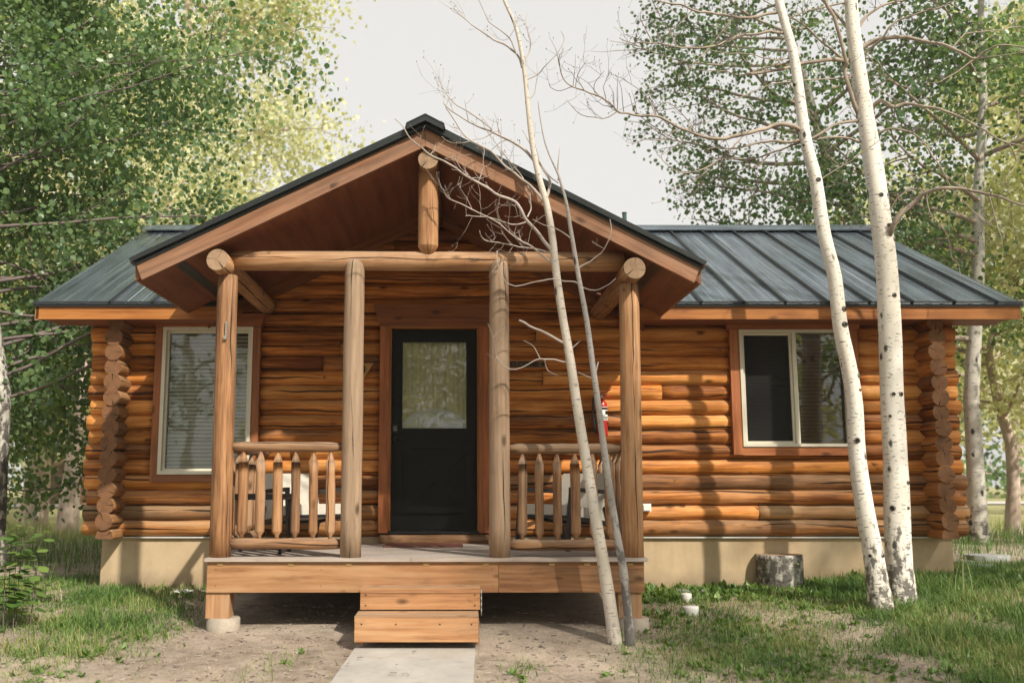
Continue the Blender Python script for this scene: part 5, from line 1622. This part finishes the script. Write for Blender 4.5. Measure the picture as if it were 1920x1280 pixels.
T1 = [(1655, 1145), (1638, 1040), (1622, 960), (1608, 860), (1603, 760), (1590, 680), (1575, 610), (1565, 520), (1545, 440), (1530, 340), (1517, 290), (1507, 240), (1497, 160), (1487, 100), (1465, 20), (1450, -40)]
T1b = [
 (12, 1.6, -0.35, [(1510, 262), (1500, 245.6), (1482, 235), (1465, 232.7), (1447.6, 237), (1423.5, 244.7), (1397.7, 251.6), (1372, 255), (1354.7, 260), (1337.5, 259), (1310, 253), (1274, 240), (1251.6, 228), (1231, 219), (1192.7, 216), (1170, 212), (1158, 208), (1136, 187), (1105, 175), (1075, 162.5), (1060.6, 153), (1050.5, 130), (1048, 110), (1053.5, 97.5)], 1.1),
 (2.8, 1.2, -0.2, [(1158, 208), (1130, 222), (1091, 215), (1069, 197), (1062, 189)]),
 (3.2, 1.2, 0.2, [(1229, 219), (1223, 199), (1211, 179), (1193, 164.5), (1170, 149)]),
 (2.0, 1.0, -0.2, [(1075, 162.5), (1050.5, 171), (1032, 162.5), (1030, 156)]),
 (2.2, 1.0, 0.2, [(1136, 187), (1132, 162.5), (1145, 134)]),
 (2.2, 1.0, -0.1, [(1117.5, 181), (1113, 158), (1132, 134)]),
 (2.2, 1.0, 0.1, [(1079, 164.5), (1083, 142), (1100, 112)]),
 (3.0, 1.1, 0.3, [(1293, 245), (1301, 236), (1325.5, 227.5), (1348, 222), (1370, 223)]),
 (3.0, 1.1, 0.2, [(1293, 245), (1288, 226), (1269, 203), (1250, 192), (1230, 200)]),
 (3.4, 1.2, -0.3, [(1274, 240), (1253, 253), (1234, 264), (1210, 262), (1200, 265), (1185, 272)]),
 (2.6, 1.1, -0.2, [(1197, 216), (1213, 229.5), (1253.6, 254), (1275, 266), (1302, 276)]),
 (8, 2.5, -0.2, [(1517, 263), (1500, 263), (1475, 266), (1447.6, 265), (1423.5, 268), (1394, 275), (1368.5, 277), (1342.7, 278), (1325.5, 281.7)], 0.7),
 (6, 2.2, 0.2, [(1518, 262), (1500, 268), (1475, 275.6), (1444, 287.7), (1420, 295), (1399, 299), (1372, 298), (1346, 299)], 0.8),
 (4.4, 1.3, -0.4, [(1397, 252), (1391, 257), (1379, 272), (1365, 286), (1346, 301), (1329, 312), (1310, 320), (1286, 324), (1265, 319.5), (1246, 305), (1238.7, 294.5), (1243, 285)], 1.2),
 (3.6, 1.2, -0.4, [(1346, 300), (1330.6, 317), (1317, 329), (1303, 337.5), (1286, 345), (1274, 347), (1260, 356)], 1.2),
 (2.4, 1.1, -0.2, [(1317, 331), (1317, 343), (1303, 361.6), (1296, 386), (1286, 392.5), (1277, 388)]),
 (4, 1.3, 0.1, [(1440.6, 291), (1428.6, 306.6), (1415, 315), (1399, 314), (1370, 328)]),
 (2.4, 1.0, 0.0, [(1415, 315), (1420, 341), (1413, 361.6), (1413, 389)]),
 (2.4, 1.0, 0.0, [(1454, 290), (1454, 303), (1447.6, 330.6), (1435.5, 360), (1432, 389)]),
 (8, 1.6, -0.3, [(1478, 68), (1466, 63), (1444, 59), (1419, 64), (1387, 67), (1358, 80), (1326, 89), (1297.5, 91), (1267, 87), (1230.5, 81), (1203, 81), (1190.6, 81), (1174, 77), (1162, 70)], 1.0),
 (3, 1.1, 0.2, [(1268, 87), (1255.6, 61), (1235, 24), (1237, 12)]),
 (3, 1.1, -0.2, [(1224, 81), (1215, 61), (1201, 34.5), (1203, 10)]),
 (3.4, 1.3, -0.2, [(1372, 34), (1342, 77), (1314, 105.6), (1289, 130), (1273, 144), (1272, 154)]),
 (8, 2.4, -0.3, [(1466, 22), (1454, 24), (1419, 31.5), (1383, 33.5), (1354, 28), (1322, 24), (1297.5, 19), (1277, 8), (1255, 8), (1230, 0), (1200, -8)]),
 (3, 1.2, -0.2, [(1297.5, 20), (1281, 38.6), (1257, 61), (1247, 81)]),
 (5, 1.6, 0.3, [(1490, 116), (1478, 118), (1433.6, 128), (1403, 138), (1377, 140), (1362.5, 134), (1310, 132), (1285, 122)]),
 (4, 1.4, -0.3, [(1489, 110), (1476, 110), (1454, 113), (1413, 103.6), (1366.6, 99.5), (1326, 94.5)]),
 (4, 1.6, -0.3, [(1495, 154), (1484, 154), (1444, 158), (1413, 171), (1379, 185), (1350, 196)]),
 (3, 1.4, -0.3, [(1522, 310), (1535, 345), (1528, 380)], 0.5),
 (3, 1.4, -0.2, [(1535, 340), (1580, 310), (1625, 280), (1660, 255)], 0.5)]
T1w = [(-40, 15), (50, 17), (250, 22), (440, 25), (600, 27), (800, 30), (1000, 34), (1145, 42)]
t1_root, t1p, t1r = bare_tree("aspen_tree", "curving white aspen with dark knots leaning against its straighter twin", T1, T1w, None, 'aspen', 'limb', 'twig', T1b, 63, lean_y=0.1, twigs=0.8, extra=[(-0.15, 0.05, 0.9, 0.03), (-0.2, 0.05, 1.0, 0.022), (-0.1, 0.0, 1.0, 0.012)])
T2 = [(1690, 1128), (1683, 1000), (1679, 860), (1672, 740), (1668, 600), (1660, 480), (1650, 400), (1638, 310), (1625, 230), (1612, 150), (1600, 60), (1590, -40)]
T2b = [
 (11, 6, -0.3, [(1604, 110), (1583, 113.5), (1554, 111), (1525, 117), (1497, 122), (1450, 132), (1400, 140)], 0.6),
 (6, 2, -0.3, [(1590, 115), (1566, 98), (1538.5, 77), (1514, 53), (1487, 34), (1463, 20), (1430, 0)], 0.7),
 (12, 2, -0.4, [(1612, 92), (1638, 79), (1659, 73), (1687, 69), (1730, 77), (1767.6, 84), (1801, 99), (1827.6, 110.7), (1846, 99), (1873, 86), (1906, 88), (1940, 90)], 0.9),
 (3.4, 1.2, -0.2, [(1827.6, 110.7), (1803, 129), (1781, 144), (1749, 156), (1721, 156)]),
 (4, 1.4, 0.3, [(1786, 90), (1809, 65), (1846, 60), (1880, 55), (1903, 50), (1930, 53)]),
 (7, 2, -0.5, [(1603, 112), (1626, 98), (1652, 74), (1669, 50), (1686, 38), (1730, 23), (1762, 14), (1794, 0), (1830, -15)]),
 (8, 3, 0.3, [(1608, 55), (1622.7, 32.7), (1645, 15.5), (1665.7, 7), (1695, -1), (1730, -12)]),
 (11, 2, -0.4, [(1634, 212), (1640, 196), (1655, 190), (1675.6, 200), (1696, 195), (1743, 200.7), (1771, 208), (1809, 224), (1839, 240), (1867, 259), (1892.5, 270), (1930, 276)], 0.9),
 (6, 1.6, -0.3, [(1637, 254), (1645, 250.6), (1670, 241), (1701, 245), (1726.6, 262), (1749, 293), (1769, 324), (1783, 349), (1808, 380), (1842, 411), (1859, 425)], 1.3),
 (16, 4, -0.45, [(1656, 470), (1664, 452), (1670, 433), (1687, 405), (1712.5, 380), (1740.6, 360), (1769, 353), (1805, 354.7), (1847.5, 363), (1881, 371.5), (1925, 387)], 1.2),
 (3.2, 1.3, -0.3, [(1738, 361), (1743, 397), (1763, 422), (1780, 453), (1783, 481), (1797, 495), (1800, 521)], 1.2),
 (3.0, 1.2, -0.3, [(1853, 365), (1864, 402.5), (1875.6, 439), (1878, 467)], 1.2),
 (3.0, 1.2, -0.1, [(1892.5, 271), (1906.5, 304), (1887, 335), (1895, 352)]),
 (5, 1.6, -0.3, [(1742, 362), (1725, 355), (1700, 356), (1683, 372), (1668, 392)], 0.8),
 (11, 7, -0.2, [(1618, 232), (1610.6, 218), (1600, 189), (1590, 161.6), (1584, 130.6), (1586, 112), (1562.5, 30), (1542, -5)], 0.5),
 (8, 4, -0.3, [(1626, 226), (1599.7, 226), (1562, 237), (1530, 256), (1500, 270)], 0.6),
 (6, 4, -0.2, [(1632, 270), (1606.6, 264.7), (1569, 256), (1527.5, 262)], 0.5),
 (4, 3, -0.35, [(1612, 145), (1581, 146), (1531.6, 149.6), (1480, 154)], 0.4),
 (4, 1.6, -0.5, [(1612, 160), (1622.7, 166.8), (1652, 172), (1691, 191)]),
 (5, 2, -0.4, [(1594, 2), (1552, 12), (1514, 20.6), (1480, 34), (1455, 44)], 0.6),
 (9, 4, 0.2, [(1604, 72), (1586.6, 50), (1562.5, 20.6), (1542, 0), (1525, -20)]),
 (3, 1.4, -0.4, [(1640, 330), (1672, 300), (1700, 290), (1722, 283)], 0.8),
 (2.6, 1.2, -0.4, [(1645, 365), (1690, 362), (1725, 352)], 0.6)]
T2w = [(-40, 24), (50, 27), (200, 31), (330, 37), (500, 40), (700, 42), (900, 43), (1128, 52)]
t2_root, t2p, t2r = bare_tree("aspen_tree", "stout straight white aspen with bare lower branches before the right window", T2, T2w, None, 'aspen', 'limb', 'twig', T2b, 64, lean_y=0.15, twigs=0.8, extra=[(-0.1, 0.05, 1.0, 0.05), (-0.1, 0.05, 1.1, 0.035), (0.0, 0.0, 1.2, 0.018)])
# knots on the pale trunks
for root, pth_, rd_, n_, sd in ((t1_root, t1p, t1r, 10, 5), (t2_root, t2p, t2r, 14, 9)):
    rk = random.Random(sd)
    for i in range(n_):
        k = rk.randint(3, len(pth_) - 16)
        p = pth_[k]; a = R(rk.uniform(-160, -20)); r = rd_[k]
        d = Vector((math.cos(a), math.sin(a), 0.0))
        s = rk.uniform(0.010, 0.022)
        m = MB(); m.tube([p + d * (r * 0.8), p + d * (r + 0.004), p + d * (r + 0.010)], [s * 1.6, s * 1.25, s * 0.9], 10, (False, True), 0, 1)
        m.build("branch_knot", ['aspen', 'signdark'], root, True)

# trees behind the photographer: they throw the dappled shade and stand in the window reflections
for x, y, sd, lb in ((-3.5, -25, 81, "pale cottonwood in the row facing the porch"), (3.5, -26, 82, "pale cottonwood in the row facing the door"), (9.5, -25, 83, "pale cottonwood in the row facing the sliding window")):
    cotton(x, y, 11, 0.3, 9000, 0.19, sd, lb, (2.5, 4.5), 0.08, sp=0.7)
for i, (x, y, h, n_, ln, seed, lb) in enumerate((
        (7.6, -11.0, 12.0, 6500, (1.6, 3.2), 71, "tall aspen to the right behind the viewpoint, shading the porch"),
        (10.4, -8.0, 11.5, 6500, (1.6, 3.0), 72, "aspen out on the right shading the grass by the foundation corner"),
        (2.3, -14.6, 13.0, 6000, (1.8, 3.2), 73, "aspen straight out from the door, mirrored in its glass"),
        (-2.8, -15.5, 12.0, 6000, (1.8, 3.4), 74, "aspen mirrored in the tall blind-covered window"),
        (-7.5, -17.0, 12.0, 6000, (1.8, 3.4), 75, "aspen at the far left of the clearing facing the cabin"),
        (0.6, -19.0, 13.0, 7000, (2.0, 3.6), 76, "aspen across the clearing facing the cabin door"),
        (6.0, -19.5, 13.0, 7000, (2.0, 3.6), 77, "aspen across the clearing facing the sliding window"))):
    leafy_tree("aspen_tree", lb, g(x, y), [(0, 0, 0), (0.1, 0, 3), (0.0, 0.2, h * 0.5), (0.2, 0.1, h * 0.75), (0.2, 0.1, h)], 0.16, 22, (0.22, 0.98), ln, n_, 0.095, 'aspen', 'leaf', seed, subs=7, rise=0.3, spread=0.33)

# ================================================================== GRASS AND WEEDS
def blades_mesh(name, pos, h, w, lean, ang, tint, mat='grass'):
    """pos (n,3); each blade a curved strip of three segments"""
    n = len(pos)
    fr = np.array([0.0, 0.4, 0.75, 1.0])
    wd = np.array([1.0, 0.85, 0.5, 0.0])
    dx, dy = np.cos(ang), np.sin(ang)
    px_, py_ = -dy, dx
    V = []
    for f, k in zip(fr, wd):
        off = lean * f ** 1.8
        zz = h * f * (1 - 0.35 * np.minimum(1, lean / (h + 1e-6)) * f)
        cx_ = pos[:, 0] + dx * off; cy_ = pos[:, 1] + dy * off; cz_ = pos[:, 2] - 0.01 + zz
        if k > 0:
            V.append(np.stack([cx_ - px_ * w * k / 2, cy_ - py_ * w * k / 2, cz_], 1))
            V.append(np.stack([cx_ + px_ * w * k / 2, cy_ + py_ * w * k / 2, cz_], 1))
        else:
            V.append(np.stack([cx_, cy_, cz_], 1))
    V = np.stack(V, 1).reshape(-1, 3)
    b = (np.arange(n) * 7)[:, None]
    q = np.concatenate([b + np.array([[0, 1, 3, 2]]), b + np.array([[2, 3, 5, 4]])], 1).reshape(-1, 4)
    t_ = (b + np.array([[4, 5, 6]])).reshape(-1, 3)
    me = bpy.data.meshes.new(name)
    me.vertices.add(len(V)); me.vertices.foreach_set("co", V.astype(np.float32).ravel())
    loops = np.concatenate([q.ravel(), t_.ravel()]).astype(np.int32)
    me.loops.add(len(loops)); me.loops.foreach_set("vertex_index", loops)
    nq, nt = len(q), len(t_)
    me.polygons.add(nq + nt)
    st = np.concatenate([np.arange(nq) * 4, nq * 4 + np.arange(nt) * 3]).astype(np.int32)
    me.polygons.foreach_set("loop_start", st)
    me.polygons.foreach_set("loop_total", np.concatenate([np.full(nq, 4), np.full(nt, 3)]).astype(np.int32))
    at = me.attributes.new("tint", 'FLOAT', 'POINT'); at.data.foreach_set("value", np.repeat(tint, 7).astype(np.float32))
    me.update(); me.validate()
    me.materials.append(M[mat])
    ob = bpy.data.objects.new(name, me); COL.objects.link(ob)
    ob["kind"] = "stuff"
    return ob
def vnoise(x, y, s, o): return mnoise.noise(Vector((x * s + o, y * s - o, o * 0.37)))
def blocked(x, y):
    if XFL - 0.02 < x < XFR + 0.02 and -0.06 < y < DEPTH: return True
    if XDL < x < XDR and DECK_F - 0.02 < y < 0: return True
    if PATH_X[0] < x < PATH_X[1] and y < DECK_F:
        pxl = a0.x + (b0_.x - a0.x) * ((y - a0.y) / (b0_.y - a0.y)); pxr = a1.x + (b1_.x - a1.x) * ((y - a1.y) / (b1_.y - a1.y))
        if pxl - 0.02 < x < pxr + 0.02 and y < a0.y + 0.3: return True
    if x0 - 0.05 < x < x1 + 0.05 and Y2 - 0.03 < y < DECK_F: return True
    return False
def lawn_fields(x, y):
    """density of green, density of straw, blade height"""
    n1 = vnoise(x, y, 0.9, 4.2); n2 = vnoise(x, y, 2.6, 9.1); n3 = vnoise(x, y, 6.5, 2.2)
    right = smooth(0.9, 1.7, x)
    lush = smooth(2.9, 3.9, x + 0.25 * n2)
    left = smooth(-1.9, -2.7, x)
    near = smooth(-2.6, -3.6, y)                       # towards the viewer
    wall = smooth(-0.9, -0.2, y)
    green = 0.0
    if x > 0:
        green = right * (0.55 + 0.8 * n2 + 0.5 * n1) * (1 - 0.25 * near) + lush * (0.5 + 0.6 * n2) + right * wall * 0.5
        green = max(green, 0.10 + 0.5 * n2 - 0.2) if x > 0.35 else max(0, 0.5 * n2 - 0.2)
        straw = right * (0.45 + 0.5 * n1 - 0.3 * n2) * (1 - 0.8 * lush) + 0.16
    else:
        green = left * (0.48 + 0.8 * n2 + 0.5 * n1) * (1 - 0.7 * near) + max(0.0, n2 * 0.5 - 0.08) * 0.5
        straw = left * (0.35 + 0.5 * n1) + 0.16 + near * 0.25
    h = 0.035 + 0.04 * max(0, n1 + 0.4) + 0.05 * lush + 0.03 * left * (1 - near) + 0.05 * max(0, n3)
    return green, straw, h
P_, H_b, W_b, L_b, A_b, T_b = [], [], [], [], [], []
rg = random.Random(5)
tries = 0
while len(P_) < 115000 and tries < 560000:
    tries += 1
    x = rg.uniform(-5.6, 6.0)
    y = -4.5 + 5.2 * rg.random() ** 0.85
    if blocked(x, y): continue
    gr, stw, h = lawn_fields(x, y)
    u = rg.random()
    if u < gr * 0.75:
        k = rg.random()
        P_.append((x, y, ground_z(x, y))); H_b.append(h * rg.uniform(0.5, 1.5)); W_b.append(rg.uniform(0.004, 0.0085)); L_b.append(h * rg.uniform(0.2, 1.3)); A_b.append(rg.uniform(0, 6.283))
        T_b.append(min(0.70, max(0, 0.34 + 0.35 * vnoise(x, y, 1.7, 3.3) + rg.gauss(0, 0.13))))
    elif u < gr * 0.75 + stw * 0.5:
        P_.append((x, y, ground_z(x, y))); H_b.append(rg.uniform(0.012, 0.05)); W_b.append(rg.uniform(0.002, 0.0045)); L_b.append(rg.uniform(0.02, 0.09)); A_b.append(rg.uniform(0, 6.283)); T_b.append(min(1, rg.uniform(0.62, 1.0)))
blades_mesh("lawn_grass", np.array(P_), np.array(H_b), np.array(W_b), np.array(L_b), np.array(A_b), np.array(T_b))
# longer grass behind and beside both gables, farther away
P_, H_b, W_b, L_b, A_b, T_b = [], [], [], [], [], []
for i in range(34000):
    if i % 2: x, y = rg.uniform(-11, XFL - 0.1), rg.uniform(0.2, 11)
    else: x, y = rg.uniform(XFR + 0.05, 11.0), rg.uniform(-1.5, 11)
    if blocked(x, y): continue
    nz = vnoise(x, y, 0.8, 1.2)
    if rg.random() > 0.6 + 0.8 * nz: continue
    hh_ = (0.10 + 0.22 * max(0, nz + 0.2)) * rg.uniform(0.5, 1.4)
    P_.append((x, y, ground_z(x, y))); H_b.append(hh_); W_b.append(rg.uniform(0.006, 0.011)); L_b.append(hh_ * rg.uniform(0.1, 0.7)); A_b.append(rg.uniform(0, 6.283))
    T_b.append(min(0.8, max(0, 0.25 + 0.3 * smooth(3.0, 8.0, y) + rg.gauss(0, 0.12))))
blades_mesh("long_grass", np.array(P_), np.array(H_b), np.array(W_b), np.array(L_b), np.array(A_b), np.array(T_b))

WEED = np.array([(0, 0, 0), (-0.10, 0.25, 0.05), (-0.17, 0.62, 0.06), (0, 1.0, -0.06), (0.17, 0.62, 0.06), (0.10, 0.25, 0.05)])
def rosette(c, n, L, rnd_, rise=(0.25, 1.1), wide=1.0):
    """upright weed leaves around a centre -> (V, tint)"""
    V, T = [], []
    for i in range(n):
        a = rnd_.uniform(0, 6.283); e = rnd_.uniform(*rise); l = L * rnd_.uniform(0.6, 1.15)
        d = np.array([math.cos(a) * math.cos(e), math.sin(a) * math.cos(e), math.sin(e)])
        xx = np.array([-math.sin(a), math.cos(a), rnd_.uniform(-0.3, 0.3)])
        zz = np.cross(xx, d)
        bend = rnd_.uniform(0.05, 0.5)
        tn = rnd_.random()
        for v in WEED:
            p = np.array(c) + l * (v[0] * wide * xx + v[1] * d + v[2] * zz) + np.array([0, 0, -bend * l * v[1] ** 2 * math.cos(e)])
            p[2] = max(p[2], c[2] + 0.004)
            V.append(p); T.append(tn)
    return V, T
def weed_obj(name, V, T, mat, parent=None):
    V = np.array(V); n = len(V) // 6
    c = np.zeros(3)
    base = (np.arange(n) * 6)[:, None]
    quads = np.concatenate([base + np.array([[0, 3, 2, 1]]), base + np.array([[0, 5, 4, 3]])], axis=1).reshape(-1, 4)
    me = bpy.data.meshes.new(name); me.from_pydata(V.tolist(), [], quads.tolist())
    at = me.attributes.new("tint", 'FLOAT', 'POINT'); at.data.foreach_set("value", np.array(T, dtype=np.float32))
    me.materials.append(M[mat]); me.update()
    ob = bpy.data.objects.new(name, me); COL.objects.link(ob)
    if parent is not None: ob.parent = parent; ob.location = -parent.location
    return ob
# small broad-leaved ground cover
V, T = [], []
for i in range(15000):
    x = rg.uniform(-5.4, 5.9); y = -4.4 + 4.6 * rg.random()
    if blocked(x, y): continue
    gr, stw, h = lawn_fields(x, y)
    dens = 0.5 * gr + (0.35 if (x > 1.5 and y > -0.75) else 0) + (0.15 if x > 1.6 and y < -2.4 else 0)
    if vnoise(x, y, 1.3, 8.8) < -0.05 and y < -0.8: dens *= 0.25
    if rg.random() > dens: continue
    v, t_ = rosette((x, y, ground_z(x, y)), rg.randint(4, 8), rg.uniform(0.03, 0.075) * (1.4 if y > -0.8 and x > 1.5 else 1), rg, wide=1.5)
    V += v; T += t_
o = weed_obj("ground_cover_weeds", V, T, 'leaf_weed'); o["kind"] = "stuff"
# larger weeds as plants of their own
for px, py, L, n, lb in ((1205, 1168, 0.17, 12, "large dandelion plant growing at the deck corner beside the grey sapling"), (1243, 1160, 0.14, 11, "dandelion plant with bright leaves between the sapling and a flat stone"),
                         (1230, 1098, 0.13, 12, "jagged-leaved weed against the foundation beside the deck"), (1360, 1090, 0.12, 12, "broad-leaved weed clump at the foundation left of the stump"), (1600, 1085, 0.13, 14, "leafy weed growing before the foundation behind the curving aspen")):
    b = PG(px, py)
    rt = empty("weed_plant", b); tag(rt, lb, "weed", "weeds along the foundation")
    v, t_ = rosette(b, n, L, rg, rise=(0.45, 1.25), wide=1.25)
    weed_obj("leaves", v, t_, 'leaf_weed', rt)["kind"] = "stuff"
def sprout(base, stems, H, leafL, label, seed, name="poplar_sapling", spread=0.05, lean=0.03):
    rnd_ = random.Random(seed)
    rt = empty(name, base); tag(rt, label, "sapling")
    V, T = [], []
    for s_ in range(stems):
        p0 = base + Vector((rnd_.uniform(-spread, spread), rnd_.uniform(-spread, spread), -0.02))
        h = H * rnd_.uniform(0.75, 1.05)
        pts = bend_path(p0, Vector((rnd_.uniform(-lean, lean), rnd_.uniform(-lean, lean), 1)), h, 8, rnd_, 0.1, 0.05)
        m = MB(); m.tube(pts, [0.0045 * (1 - 0.7 * i / 8) for i in range(9)], 6, (False, True)); m.build("stem", 'twig', rt, True)
        nl = int(h / 0.032)
        for i in range(nl):
            f = 0.22 + 0.78 * i / nl
            u = f * 8; j = min(7, int(u)); q0 = pts[j].lerp(pts[j + 1], u - j)
            a = i * 2.4 + rnd_.uniform(-0.4, 0.4); e = rnd_.uniform(-0.2, 0.5)
            l = leafL * rnd_.uniform(0.7, 1.1) * (1 - 0.35 * f)
            d = np.array([math.cos(a) * math.cos(e), math.sin(a) * math.cos(e), math.sin(e)])
            xx = np.array([-math.sin(a), math.cos(a), rnd_.uniform(-0.2, 0.2)]); zz = np.cross(xx, d)
            st = np.array(q0) + d * 0.03
            tn = rnd_.random()
            for v in LEAF:
                V.append(st + l * (v[0] * xx + v[1] * d + v[2] * zz) + np.array([0, 0, -0.3 * l * v[1] ** 2])); T.append(tn)
    weed_obj("leaves", V, T, 'leaf_weed', rt)["kind"] = "stuff"
sprout(PG(28, 1180), 6, 0.9, 0.135, "leafy poplar sapling with broad leaves growing below the scarred aspen", 3, spread=0.10)
sprout(PG(70, 1130), 4, 0.42, 0.085, "short weedy sapling in tall grass beside the larger sapling", 6, spread=0.08)
sprout(PG(1493, 1120), 1, 0.42, 0.055, "single thin green sprout beside the cut stump", 4, spread=0.0, lean=0.06)
# dry seed stalks
for px, py, n, H, lb in ((95, 1130, 9, 0.42, "tuft of pale dry seed stalks in the grass near the leafy sapling"), (262, 1092, 6, 0.5, "thin wild grass stalks against the foundation left of the porch"), (1358, 1085, 6, 0.32, "dark bent grass stalks against the foundation left of the stump"), (1800, 1120, 9, 0.5, "tall pale grass stalks by the foundation's right corner")):
    b = PG(px, py)
    rt = empty("grass_tuft", b); tag(rt, lb, "grass tuft", "tufts of tall stalks")
    pos = np.array([(b.x + rg.uniform(-0.12, 0.12), b.y + rg.uniform(-0.04, 0.08), b.z) for _ in range(n)])
    o = blades_mesh("stalks", pos, H * rng.uniform(0.6, 1.1, n), np.full(n, 0.006), H * rng.uniform(0.1, 0.5, n), rng.uniform(0, 6.28, n), rng.uniform(0.4, 0.95, n))
    o.parent = rt; o.location = -rt.location
# chips, bark and dead leaves on the dirt
m = MB()
for i in range(3600):
    x = rg.uniform(-4.5, 5.0); y = -4.4 + 4.4 * rg.random()
    onp = False
    if blocked(x, y) and not (XDL < x < XDR and y > DECK_F and y < -0.9):
        onp = PATH_X[0] < x < PATH_X[1] and y < Y2 - 0.1 and rg.random() < 0.06
        if not onp: continue
    z = ground_z(x, y) + (0.03 if onp else 0.004)
    L = rg.uniform(0.006, 0.026); w = rg.uniform(0.003, 0.008); a = rg.uniform(0, 6.283)
    d = Vector((math.cos(a), math.sin(a), rg.uniform(-0.1, 0.25))) * L; s_ = Vector((-math.sin(a), math.cos(a), 0)) * w; c = Vector((x, y, z))
    m.prism([c - d - s_, c + d - s_ * 0.6, c + d + s_ * 0.5, c - d + s_], (0, 0, 0.004), 0, mi=rg.choice((0, 0, 1, 2)))
o = m.build("bark_litter", ['limb', 'twig', 'pale_twig'], None, False); o["kind"] = "stuff"

# ================================================================== HAZE: soft sunlit summer air round the whole place
hz = MB(); hz.box((0, 45, 13.5), (302, 252, 32))
ho = hz.build("haze", 'white'); ho.data.materials.clear()
t = NT('summer_haze')
pv = t.n("ShaderNodeVolumePrincipled")
pv.inputs["Color"].default_value = (0.95, 0.94, 0.90, 1)
pv.inputs["Density"].default_value = 0.0008
pv.inputs["Anisotropy"].default_value = 0.0
t.l(pv.outputs[0], t.out.inputs["Volume"])
ho.data.materials.append(t.m)
ho["kind"] = "stuff"
